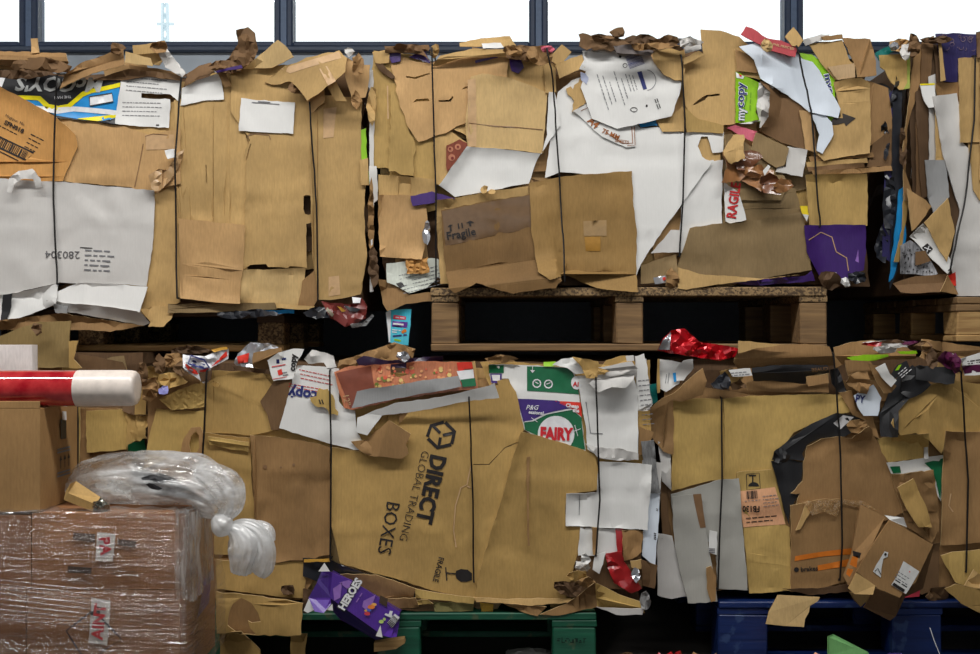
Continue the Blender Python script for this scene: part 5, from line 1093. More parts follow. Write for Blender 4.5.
S('o', [700,168, 735,134, 760,140, 782,158, 778,200, 742,190, 720,172], MAROON, name='maroon_film', cr=.02, crs=8, step=4, lift=.02, th=.0015, flat_shade=True, label='crushed maroon film'); s = S('o', [786,160, 850,140, 960,138, 960,214, 850,212, 800,214], W, name='printed_packet', lift=.02, cr=.004); P(s, [788,182, 850,178, 958,176, 958,196, 800,208], MAROON, off=.002); lines_of_text(s, 824, 166, 2, 50, 8, -8, INK, 3, 5); crumple(720+692/ZS, 310+160/ZS, 14, 20, KD, lift=.02); crumple(720+770/ZS, 310+170/ZS, 10, 20, MAROON, lift=.01)
# black sweep over the middle
S('o', [168,494, 225,488, 276,498, 268,540, 262,590, 230,655, 225,700, 212,660], BLK, name='black_board', lift=.002, wr=.7); 
s = S('o', [170,490, 182,462, 230,420, 300,372, 382,336, 440,346, 478,362, 482,380, 448,388, 400,418, 330,418, 285,440, 268,470, 278,492, 225,488], BLK, name='black_board', lift=.012, wr=1.4, folds=[(180,480,380,345,-.3)], label='black board curving across the cardboard'); P(s, [370,370, 402,344, 438,350, 394,390], PW, name='white_sticker')
crumple(720+200/ZS, 310+476/ZS, 18, 14, BLK, lift=.01); crumple(720+450/ZS, 310+382/ZS, 24, 16, L5, lift=.01, amp=.02)
S('o', [262,600, 232,600, 270,560, 272,500, 285,445, 330,422, 400,414, 432,420, 460,400, 488,380, 512,425, 560,520, 594,620, 600,660, 540,690, 400,640, 290,640, 240,670], L4, name='cardboard_panel', wr=1.3, jag=.9, grooves=[(430,420,540,640,3,4), (400,420,402,640,-2,5)], label='large brown panel below the black sweep'); 
s = S('o', [545,500, 580,498, 660,485, 732,474, 728,540, 722,625, 705,600, 700,540, 660,525, 600,535, 560,535], W, name='printed_carton', lift=.0, label='white and green printed carton'); P(s, [668,500, 732,484, 726,560, 720,622, 706,560, 690,520], PGRN); P(s, [556,512, 588,510, 592,532, 566,534], PGRN); S('o', [668,450, 680,448, 682,486, 668,488], WG)
S('t', [560,68, 640,60, 698,52, 712,140, 716,250, 692,292, 650,262, 612,240, 590,160], L5, name='crushed_board', cr=.01, crs=14, wr=1.4, step=5, folds=[(600,60,690,290,-.25)], grooves=[(600,80,680,250,6,5), (640,70,700,200,-5,5)], label='crushed brown board above the torn carton'); S('t', [580,110, 632,80, 680,190, 694,240, 650,240, 610,180], L2, name='folded_strip', lift=.006, cr=.006, grooves=[(600,100,670,235,5,4)])
s = S('o', [738,395, 800,398, 980,402, 980,700, 850,760, 722,770, 726,560], L4, name='cardboard_panel', lift=.006, wr=1.2, grooves=[(755,400,745,760,-3,3), (722,715,980,708,-3,3)], label='tall brown panel at the right end'); PM(s, [stroke([755,600, 748,640, 762,660], 4)], PKL)
S('t', [640,300, 720,290, 716,440, 660,460, 620,440], L6, name='cardboard_panel'); S('t', [600,448, 654,446, 652,466, 604,470], PPINK, th=.002, name='pink_scrap'); crumple(720+715/ZS, 454+460/ZS, 22, 20, L6)
S('t', [722,332, 760,320, 850,312, 980,310, 980,420, 850,400, 830,380, 800,430, 770,420], L3, name='folded_flap', lift=.016, folds=[(720,340,790,440,.4)], wr=1.6, label='folded brown flaps bulging at the foot'); S('t', [735,440, 770,425, 830,440, 980,430, 980,560, 850,520, 790,490], L2, name='bottom_flap', lift=.05, ty=-.05); S('t', [800,430, 830,378, 860,400, 850,440], L1, lift=.01, name='paper_scrap', cr=.008)
# box with orange stripes
s = S('t', [230,168, 288,158, 330,148, 400,148, 460,160, 530,200, 500,280, 440,380, 405,420, 320,440, 230,452], L5, name='printed_carton_side', lift=.006, wr=1.2, ty=-.01, grooves=[(400,150,400,430,3,5)], label='brown carton side with orange stripes')
P(s, [246,334, 330,320, 430,308, 432,328, 330,336, 244,350], PORG, name='orange_stripe'); P(s, [320,364, 425,342, 425,366, 318,382], PORG, name='orange_stripe'); T(s, 'brakes', 292, 375, 15, -4, INK, .025, 1.0); PM(s, [disc(250, 378, 8, 12)], INK)
S('t', [248,250, 286,152, 300,160, 300,180, 262,246], L1, name='torn_flap', tx=.04); s = S('t', [270,155, 330,150, 460,150, 520,185, 400,165, 380,205, 340,190, 300,200], TAPE, name='clear_tape', cr=.006, th=.001, flat_shade=True, step=5)
S('t', [205,440, 320,440, 420,425, 440,450, 300,462], KD, lift=-.0)
for st in ([(722,399), (722,480), (718,590)], [(834,354), (841,460), (842,545), (840,580)], [(961,372), (968,480), (966,572)]): strap(st)
# red foil bag squeezed out on top
s = S('n', [384,132, 400,95, 430,66, 472,60, 500,84, 522,104, 600,115, 648,126, 638,152, 590,166, 500,152, 412,138], FOILR, name='red_foil_bag', cr=.028, crs=10, step=4, lift=.05, th=.0015, flat_shade=True, label='shiny red foil bag squeezed out on top')
P(s, [386,130, 402,98, 428,72, 424,130], FOILS, step=3, off=.003, name='silver_edge')
# ============================================================ foreground: wrapped cartons, roll, bag
FY = -.70                                  # front face of the carton stack
kf = (FY - CAM.y) / F
def fx(px): return at(px, 0, FY).x
def fz(py): return at(0, py, FY).z
def carton(name, px0, px1, py0, py1, depth, mat, label, group=None, open_gap=True, flat=.004, bulge=.008, Y=None):
    """closed carton: body walls, and two top flaps meeting on a seam"""
    Y = FY if Y is None else Y
    x0, x1 = at(px0, 0, Y).x, at(px1, 0, Y).x; z0, z1 = at(0, py1, Y).z, at(0, py0, Y).z
    r = empty(name, ((x0 + x1) / 2, Y + depth / 2, z0), label, 'carton', group)
    bm = bmesh.new(); n = 8
    def wall(f):
        g = [[bm.verts.new(f(i / n, j / n)) for j in range(n + 1)] for i in range(n + 1)]
        for i in range(n):
            for j in range(n): bm.faces.new((g[i][j], g[i + 1][j], g[i + 1][j + 1], g[i][j + 1]))
    b = lambda u, v: bulge * 16 * u * (1 - u) * v * (1 - v) * .6
    X = lambda u: x0 + (x1 - x0) * u
    Yy = lambda u: Y + depth * u
    Z = lambda v: z0 + (z1 - z0) * v
    wall(lambda u, v: (X(u), Y - b(u, v), Z(v))); wall(lambda u, v: (X(1 - u), Y + depth, Z(v)))
    wall(lambda u, v: (x0, Yy(1 - u), Z(v))); wall(lambda u, v: (x1 + b(u, v), Yy(u), Z(v))); wall(lambda u, v: (X(u), Yy(1 - v), z0))
    bmesh.ops.remove_doubles(bm, verts=bm.verts, dist=1e-5)
    bmesh.ops.recalc_face_normals(bm, faces=bm.faces)
    bmesh.ops.translate(bm, verts=bm.verts, vec=-r.location)
    me = bpy.data.meshes.new('carton_body'); bm.to_mesh(me); bm.free(); me.materials.append(mat)
    for p in me.polygons: p.use_smooth = True
    me.set_sharp_from_angle(angle=math.radians(40))
    o = bpy.data.objects.new('carton_body', me); COL.objects.link(o); o.parent = r
    box('top_flap', x0 + .001, x1 - .001, Y + .001, Y + depth / 2 - .0015, z1 - flat, z1, mat, r, bev=.001)
    box('top_flap', x0 + .001, x1 - .001, Y + depth / 2 + .0015, Y + depth - .001, z1 - flat, z1, mat, r, bev=.001)
    r_ = Sheet(); r_.o = o; r_.root = r; r_.Y = Y; r_.z0 = z0; r_.z1 = z1; r_.x0 = x0; r_.x1 = x1
    class _B: pass
    r_.B = _B(); r_.B.Y = Y; r_.B.k = (Y - CAM.y) / F; r_.reg = 'p'; r_.rs = np.random.RandomState(3)
    r_.D = lambda px, py: np.full(np.shape(px), .0) + bulge * .6 + .0015
    return r_
WC1 = card((152, 106, 70)); WC2 = card((142, 98, 66)); WC3 = card((162, 126, 82))
pal_z = .16
pf = pallet(-330, 170, FY + .0, 0, fz(654) - .075, WOODM, CHIP, WOODM, 'plain pallet under the film wrapped cartons, below the picture edge', L=.30)
G_ = 'cartons wrapped in clear film'
DP = .318
zl = fz(654) - .075; pyl = 327 + (1.0 - zl) / kf
c1 = carton('shipping_carton', 32, 179, 513, 589.5, DP, WC1, 'upper wrapped carton with red letters, under the knotted plastic bag', G_)
c2 = carton('shipping_carton', -118, 31, 515, 589.5, DP, WC2, 'upper wrapped carton cut off by the left edge, under the plain carton', G_)
c3 = carton('shipping_carton', 27, 180, 590, pyl - .3, DP, WC1, 'lower wrapped carton with a hexagon mark and red letters', G_)
c4 = carton('shipping_carton', -122, 26, 590, pyl - .3, DP, WC2, 'lower wrapped carton cut off by the left edge at the bottom', G_)
# prints on the front carton faces
P(c1, [318,255, 378,262, 368,352, 312,348], paint((208, 200, 190), .3), name='white_tape', off=.002); T(c1, 'PA', 344, 300, 34, 84, INKR, .04, 1.0, off=.004); T(c1, 'P', 346, 340, 1, 84, INKR, .0)
P(c1, [240,256, 312,262, 310,290, 238,280], paint((92, 72, 58), .5), off=.002); P(c1, [385,278, 446,284, 444,306, 384,298], paint((92, 72, 58), .5), off=.002); P(c1, [222,366, 300,372, 298,392, 220,388], paint((70, 56, 46), .5), off=.002); lines_of_text(c1, 410, 384, 2, 90, 10, 3, paint((110, 84, 66), .5), 3, 4)
P(c3, [300,470, 362,480, 350,624, 290,618], paint((208, 200, 190), .3), name='white_tape', off=.002); T(c3, 'AINT', 322, 548, 36, -84, INKR, .04, .98, off=.004)
PM(c3, [stroke([306,512, 216,578, 262,650, 300,680], 4), stroke([306,512, 398,606, 340,640, 300,680], 4)], paint((44, 44, 50), .5), off=.003, name='hexagon_mark'); PM(c3, [[290,515, 330,512, 322,532, 300,530]], INK, off=.003)
for c_, (m0, m1) in ((c1, (0, 0)), (c3, (0, 0))): pass
# purple print on the side of the lower carton
px_ = c3.x1 + .007; sy = lambda q: FY + .12 + q * .14
mesh_obj('purple_print', [(px_, sy(0), .30), (px_, sy(1), .36), (px_, sy(1), .405), (px_, sy(0), .35)] if False else [(px_, sy(0), c3.z1 - .10), (px_, sy(.8), c3.z1 - .09), (px_, sy(1), c3.z1 - .01), (px_, sy(.5), c3.z1 - .02)], [(0, 1, 2, 3)], PPUR, c3.o)

# stretch film drawn round the cartons: a loose, streaky skin over front, side and top edge
FILM = film('stretch_film', (226, 224, 226), .32, .06, 5, (2.5, 2.5, 22), .50, .74, .04, shine=.12, bump=.017)
def film_skin():
    xs0, xs1 = c2.x0 - .01, c1.x1 + .028; zt = c1.z1 + .006; zb = zl + .01; vs_, fs = [], []
    path = []                                     # (x, y) round the stack: front then right side
    for i in range(70): path.append((xs0 + (xs1 - xs0) * i / 69, FY - .026))
    for i in range(1, 34): path.append((xs1, FY - .026 + (DP + .03) * i / 33))
    n = len(path); m = 56
    for j in range(m + 1):
        v = j / m
        for i, (x, y) in enumerate(path):
            z = zb + (zt - zb) * v
            s_ = i / 12.0
            # taut diagonal pleats plus a waist where the film is pulled in between the layers
            q = .007 * float(vnoise(np.array([s_ * .8 + v * 3]), np.array([v * 24 + s_ * 1.1]))[0]) + .004 * float(vnoise(np.array([s_ * 2.3]), np.array([v * 60 + s_ * 3]))[0])
            q -= .008 * math.exp(-((z - c1.z0) / .03) ** 2)
            side = i >= 70
            c_ = math.exp(-((i - 69) / 2.5) ** 2) * .004
            vs_.append((x + (q - c_ if side else -c_), y + (0 if side else -q), z + .006 * math.sin(i * .21) * (1 if j == m else 0)))
    for j in range(m):
        for i in range(n - 1): fs.append((j * n + i, j * n + i + 1, (j + 1) * n + i + 1, (j + 1) * n + i))
    # a strip folded over the top edge of the front and side
    b = len(vs_)
    for j in range(7):
        for i, (x, y) in enumerate(path):
            t = j / 6; w = .05 + .03 * vnoise(np.array([i * .3]), np.array([3.3]))[0]
            if i < 70: vs_.append((x - .02 * t * (i > 66), y + .02 + w * t if i < 66 else y + .03 * t, zt + .003 * math.sin(i * .9 + j)))
            else: vs_.append((x - w * t * .6, y, zt + .003 * math.sin(i * .9 + j)))
    for j in range(6):
        for i in range(n - 1): fs.append((b + j * n + i, b + j * n + i + 1, b + (j + 1) * n + i + 1, b + (j + 1) * n + i))
    for i in range(n - 1): fs.append((m * n + i, m * n + i + 1, b + i + 1, b + i))
    o = mesh_obj('stretch_film', vs_, fs, FILM, None, smooth=True, origin=((xs0 + xs1) / 2, FY, zb))
    tag(o, 'clear stretch film wound in streaks around the stacked cartons', 'plastic film')
    # the loose, milky gather of film round the right-hand corner
    vs_, fs, na, nb = [], [], 26, 16
    for j in range(nb):
        for i in range(na):
            u, v = i / (na - 1), j / (nb - 1); w = .010 * float(vnoise(np.array([u * 14 + 2]), np.array([v * 2.2]))[0]) + .004 * math.sin(u * 40 + v * 3)
            x, y = (xs1 - .028 + u * .10, FY - .032) if u < .36 else (xs1 + .008, FY - .032 + (u - .36) * .30)
            vs_.append((x + (w if u >= .36 else 0), y - (w if u < .36 else 0), c1.z0 - .02 + (c1.z1 - c1.z0 + .03) * v + .008 * math.sin(u * 9)))
    for j in range(nb - 1):
        for i in range(na - 1): fs.append((j * na + i, j * na + i + 1, (j + 1) * na + i + 1, (j + 1) * na + i))
    mesh_obj('gathered_film', vs_, fs, film('corner_film', (236, 232, 228), .62, .08, 6, (7, 7, 1.6), .40, .66, .10, shine=.12, bump=.015), o, smooth=True)
    # taut pleats running out to the lower left
    vs_, fs = [], []
    for q in range(9):
        z0, z1 = c1.z0 + .075 - q * .012, c1.z0 + .005 - q * .011; b = len(vs_)
        for i in range(9):
            t = i / 8; x = c2.x0 - .01 + (c1.x0 + .16 - c2.x0) * t; z = z0 + (z1 - z0) * t ** .8; y = FY - .034 - .004 * math.sin(t * 3.1 + q)
            vs_ += [(x, y, z), (x, y - .0035, z + .0022), (x, y, z + .0045)]
        for i in range(8):
            for k in (0, 1): fs.append((b + i * 3 + k, b + i * 3 + 3 + k, b + i * 3 + 4 + k, b + i * 3 + 1 + k))
    mesh_obj('film_pleats', vs_, fs, film('pleat_film', (226, 222, 220), .3, .1, 8, (1, 1, 8), .4, .7, .12, shine=.16, bump=.008), o, smooth=True)['kind'] = 'stuff'
    return o
film_skin()

# plain carton on top, with a roll lying over it
c5 = carton('moving_carton', -110, 40, 408.5, 512, .225, WC3, 'plain brown carton with hand hole and small arrows, under the red roll')
# side marks: hand hole, arrows and print on the right-hand face
box('raised_flap', c5.x0 + .002, c5.x1 - .001, FY + .0005, FY + .0045, c5.z1, c5.z1 + .0165, WC3, c5.root, bev=.001)
sx = c5.x1 + .0062
def side_quad(pts, mat, name):
    n = len(pts); return mesh_obj(name, [(sx, FY + y, c5.z1 - z) for y, z in pts], [tuple(range(n))], mat, c5.o)
side_quad([(.105, .035), (.14, .04), (.14, .085), (.105, .083)], BLK, 'hand_hole'); side_quad([(.115, .015), (.14, .018), (.142, .04), (.117, .036)], PW, 'white_sticker')
for i in range(3):
    y = .10 + i * .025
    side_quad([(y + .004, .155), (y + .008, .155), (y + .008, .135), (y + .014, .135), (y + .006, .122), (y - .002, .135), (y + .004, .135)], INK, 'arrow_mark')
for z_ in (.105, .112, .162, .170): side_quad([(.085, z_), (.165, z_ + .001), (.165, z_ + .005), (.085, z_ + .004)], INKG, 'small_print')
v, f = [], []
S_ = c5; 
# torn strip on its front
PM(c5, [stroke([60,345, 82,400, 78,440, 86,490], 4)], PKL, reg='k') if False else None

def roll():
    r = .0434; Yc = -.652; zc = c5.z1 + r + .001
    p1 = Vector((at(136, 0, Yc).x, Yc + .01, zc)); p0 = Vector((p1.x - .78, Yc - .012, zc)); d = (p1 - p0).normalized()
    L = (p1 - p0).length; u = d.cross(Vector((0, 0, 1))).normalized(); w = u.cross(d)
    root = empty('film_roll', p0 + d * L / 2, 'long roll of red film with a milky white end, lying on the plain carton', 'roll')
    RED, nt, b = nodes_of('red_film'); b.inputs['Base Color'].default_value = (*lin((170, 26, 40)), 1); b.inputs['Roughness'].default_value = .09; b.inputs['Specular IOR Level'].default_value = .7
    tc = N(nt, 'ShaderNodeTexCoord'); n = N(nt, 'ShaderNodeTexNoise'); n.inputs['Scale'].default_value = 26; n.inputs['Detail'].default_value = 5
    nt.links.new(tc.outputs['Object'], n.inputs['Vector']); cr = N(nt, 'ShaderNodeValToRGB')
    cr.color_ramp.elements[0].position = .35; cr.color_ramp.elements[1].position = .7; cr.color_ramp.elements[0].color = (*lin((160, 20, 34)), 1); cr.color_ramp.elements[1].color = (*lin((206, 66, 66)), 1)
    nt.links.new(n.outputs['Fac'], cr.inputs[0]); nt.links.new(cr.outputs[0], b.inputs['Base Color'])
    b.inputs['Coat Weight'].default_value = 1.0; b.inputs['Coat Roughness'].default_value = .04
    bp = N(nt, 'ShaderNodeBump'); bp.inputs['Strength'].default_value = .25; bp.inputs['Distance'].default_value = .004; nt.links.new(n.outputs['Fac'], bp.inputs['Height']); nt.links.new(bp.outputs[0], b.inputs['Normal'])
    def lathe(name, prof, mat, seg=36):
        vs_, fs = [], []
        for (s_, rr) in prof:
            for j in range(seg):
                an = 2 * math.pi * j / seg; k = rr * (1 + .006 * math.sin(3 * an + s_ * 20)); vs_.append(p0 + d * s_ + u * math.cos(an) * k + w * math.sin(an) * k)
        for i in range(len(prof) - 1):
            for j in range(seg): fs.append((i * seg + j, i * seg + (j + 1) % seg, (i + 1) * seg + (j + 1) % seg, (i + 1) * seg + j))
        return mesh_obj(name, vs_, fs, mat, root, smooth=True, sharp=60)
    Lr = L - .137
    o = lathe('red_film', [(0, .012), (0, r)] + [(Lr * i / 16, r * (1 + .004 * math.sin(i * 2.1))) for i in range(1, 16)] + [(Lr, r * 1.0)], RED); o['label'] = 'glossy red film'
    o = lathe('white_film', [(Lr - .02, r * .97), (Lr, r * 1.008), (L - .03, r * 1.0), (L - .014, r * .985), (L - .006, r * .95), (L - .001, r * .86), (L, r * .6), (L, .001)], paint((228, 216, 206), .28, 0, .6)); o['label'] = 'milky white end of the roll'
    rnd = random.Random(3); vs_, fs = [], []
    for i in range(9):                                    # grey smudged print under the white film
        an = math.radians(rnd.choice([165, 195, 215]) + rnd.uniform(-14, 14)); s_ = L - rnd.choice([.045, .095, .12]) + rnd.uniform(-.006, .006); wd, hg = rnd.uniform(.006, .014), rnd.uniform(.06, .14)
        b = len(vs_)
        for (ds, da) in ((-wd / 2, -hg), (wd / 2, -hg), (wd / 2, hg), (-wd / 2, hg)):
            vs_.append(p0 + d * (s_ + ds) + u * math.cos(an + da) * (r * 1.018) + w * math.sin(an + da) * (r * 1.018))
        fs.append((b, b + 1, b + 2, b + 3))
    mesh_obj('smudged_print', vs_, fs, paint((196, 186, 178), .4), root)['kind'] = 'stuff'
    return root
roll()

# small white carton behind the roll
c6 = carton('white_box', -60, 32, 345, 395, .035, card((222, 216, 214), vary=.02), 'slim white box standing behind the red roll at the left edge', Y=-.40)
def prop(name, x0, x1, y0, y1, z0, z1, mat, label, cat):
    r = empty(name, ((x0 + x1) / 2, (y0 + y1) / 2, z0), label, cat); return r
# the white carton stands on a taller carton hidden behind the plain one
c7 = carton('shipping_carton', -70, 36, 395.3, 512, .17, WC2, 'carton hidden behind the plain carton, carrying the slim white box', Y=-.44 + .03)

# knotted clear bag lying on the wrapped cartons
BAG = film('bag_film', (244, 244, 244), .88, .1, 9, (1.2, 1.2, 2.6), .42, .66, .12, shine=.08, bump=.012)
def bag():
    Yb = -.54; zt = c1.z1 + .008; kb = (Yb - CAM.y) / F
    root = empty('plastic_bag', (at(155, 0, Yb).x, Yb, zt), 'clear knotted plastic bag of scraps lying on the wrapped cartons', 'bag')
    def skin(name, spine, mat, n=7, seg=64, fold0=.02, fold1=.02, freq=9, floor=None, edge=None, closed=True, seed=3.0):
        """spine: (px, py, Y, vertical radius px, depth radius m) stations, splined; folds run along the length"""
        S_ = []
        m = len(spine)
        for i in range(m - 1):
            q0, q1, q2, q3 = (np.array(spine[max(i - 1, 0)]), np.array(spine[i]), np.array(spine[i + 1]), np.array(spine[min(i + 2, m - 1)]))
            for a in range(n):
                t = a / n; S_.append(.5 * ((2 * q1) + (-q0 + q2) * t + (2 * q0 - 5 * q1 + 4 * q2 - q3) * t * t + (-q0 + 3 * q1 - 3 * q2 + q3) * t ** 3))
        S_.append(np.array(spine[-1])); M = len(S_); vs_, fs = [], []
        C_ = [at(q[0], q[1], q[2]) for q in S_]
        for i, q in enumerate(S_):
            t = (C_[min(i + 1, M - 1)] - C_[max(i - 1, 0)]).normalized(); up = Vector((-t.z, 0, t.x)).normalized()
            dp = Vector((0, -1, 0)); f = fold0 + (fold1 - fold0) * i / (M - 1)
            for j in range(seg):
                an = 2 * math.pi * j / seg
                g = float(vnoise(np.array([math.cos(an) * freq * .5 + seed + i * .02]), np.array([math.sin(an) * freq * .5 + i * .05 + seed]))[0]); g2 = float(vnoise(np.array([math.cos(an) * 3 + seed + i * .25]), np.array([math.sin(an) * 3 + i * .3]))[0])
                rr = 1 + f * 3.0 * (abs(g) * 2 - .5) + .10 * g2
                p = C_[i] + up * math.sin(an) * max(q[3], .3) * kb * rr + dp * math.cos(an) * max(q[4], .002) * rr
                if floor is not None and p.x < edge and p.y > FY - .02: p.z = max(p.z, floor + .0015 * (1 + math.sin(j)))
                vs_.append(p)
        for i in range(M - 1):
            for j in range(seg): fs.append((i * seg + j, i * seg + (j + 1) % seg, (i + 1) * seg + (j + 1) % seg, (i + 1) * seg + j))
        fs.append(tuple(range(seg)))
        if closed: fs.append(tuple(range((M - 1) * seg, M * seg)))
        return mesh_obj(name, vs_, fs, mat, root, smooth=True)
    body = [(70, 497, -.52, 5, .02), (78, 492, -.52, 20, .06), (100, 486, -.53, 29, .10), (135, 484, -.54, 33, .12), (168, 484, -.55, 32, .12), (196, 488, -.57, 30, .10), (213, 498, -.60, 24, .075), (220, 511, -.62, 13, .035), (222, 520, -.63, 7, .018)]
    skin('bag_skin', body, BAG, floor=zt, edge=c1.x1 + .02, fold0=.05, fold1=.13, freq=11)
    MILKY = film('gathered_film', (244, 244, 244), .93, .25, 10, (1, 1, 1), .34, .66, .38, shine=.08, bump=.008)
    skin('bag_fold', [(196, 472, -.62, 6, .02), (212, 478, -.64, 16, .03), (226, 490, -.64, 20, .03), (230, 506, -.64, 14, .025), (224, 519, -.64, 6, .014)], BAG, fold0=.06, fold1=.12, freq=9, seed=7)
    skin('knot', [(214, 517, -.645, 5, .012), (219, 522, -.65, 10, .024), (225, 527, -.65, 11, .026), (231, 530, -.645, 6, .014)], MILKY, fold0=.02, fold1=.03, freq=4, n=5)
    skin('bag_tail', [(228, 528, -.64, 5, .012), (236, 532, -.645, 10, .02), (243, 544, -.65, 15, .028), (242, 560, -.65, 13, .03), (240, 573, -.645, 9, .024)], MILKY, fold0=.05, fold1=.12, freq=9, seed=5)
    skin('bag_tail', [(230, 528, -.63, 5, .012), (243, 527, -.63, 9, .02), (257, 534, -.63, 11, .022), (264, 550, -.635, 10, .024), (262, 568, -.635, 11, .022), (259, 575, -.635, 7, .015)], MILKY, fold0=.05, fold1=.12, freq=8, seed=9)
    skin('bag_tail', [(244, 530, -.625, 5, .012), (257, 529, -.62, 8, .016), (267, 532, -.62, 8, .016), (271, 542, -.625, 5, .01)], MILKY, fold0=.05, fold1=.12, freq=8, seed=12)
    def lump(name, c, s_, mat, amp, turn=0.0):
        bm = bmesh.new(); bmesh.ops.create_icosphere(bm, subdivisions=3, radius=1)
        R_ = Matrix.Rotation(turn, 3, 'Y')
        for v in bm.verts:
            p = v.co; q = 1 + amp * float(vnoise(np.array([p.x * 2.2 + 5 + p.z]), np.array([p.y * 2.2 + p.z * 1.7]))[0]); v.co = R_ @ (Vector((p.x * s_[0], p.y * s_[1], p.z * s_[2])) * q) + c - root.location
        me = bpy.data.meshes.new(name); bm.to_mesh(me); bm.free(); me.materials.append(mat)
        o = bpy.data.objects.new(name, me); COL.objects.link(o); o.parent = root; return o
    o = lump('dark_scrap', at(166, 486, -.635), (.078, .03, .024), BLK, .4, .38); o['label'] = 'dark grey scrap showing through the bag'
    lump('crushed_paper', at(112, 492, -.54), (.065, .05, .030), W, .6); lump('crushed_paper', at(145, 494, -.50), (.09, .05, .03), WG, .6)
bag_done = bag
bag()

# loose strips of board on the cartons
def plate(name, px, Y, mat, th, label, cat, tilt=None, group=None, dy=(0, 0, 0, 0)):
    """thick flat piece whose outline stands in a plane at depth Y (dy: depth of each corner)"""
    n = len(px) // 2; pts = [at(px[2 * i], px[2 * i + 1], Y + (dy[i] if i < len(dy) else 0)) for i in range(n)]
    nrm = (pts[1] - pts[0]).cross(pts[2] - pts[0]).normalized()
    if nrm.y > 0: nrm = -nrm
    v = pts + [p - nrm * th for p in pts]
    f = [tuple(range(n)), tuple(range(2 * n - 1, n - 1, -1))] + [(i, i + n, (i + 1) % n + n, (i + 1) % n) for i in range(n)]
    c = sum(pts, Vector()) / n; zmin = min(p.z for p in v)
    o = mesh_obj(name, v, f, mat, None, smooth=False, origin=(c.x, c.y, zmin))
    bm = bmesh.new(); bm.from_mesh(o.data); bmesh.ops.recalc_face_normals(bm, faces=bm.faces); bm.to_mesh(o.data); bm.free()
    return tag(o, label, cat, group)
plate('cardboard_strip', [70,484, 76,481, 102,498, 100,506, 68,493], -.685, card((176, 142, 88)), .02, 'thick honey brown board strip lying between carton and bag', 'cardboard strip', dy=(0, .03, .03, 0, 0))
def foil_twist():
    c = at(96, 512, FY - .01); bm = bmesh.new(); bmesh.ops.create_icosphere(bm, subdivisions=3, radius=.018)
    for v in bm.verts: v.co = v.co * (1 + .9 * float(vnoise(np.array([v.co.x * 150 + 3]), np.array([v.co.y * 150 + v.co.z * 170]))[0])); v.co.z *= .9
    for v in bm.verts: v.co.z += .012
    me = bpy.data.meshes.new('foil_twist'); bm.to_mesh(me); bm.free(); me.materials.append(paint((150, 150, 140), .15, .9, .8))
    o = bpy.data.objects.new('foil_twist', me); COL.objects.link(o); o.location = (c.x, FY + .02, c1.z1); tag(o, 'small crumpled shiny foil twist on the edge of the wrapped carton', 'foil')
foil_twist()

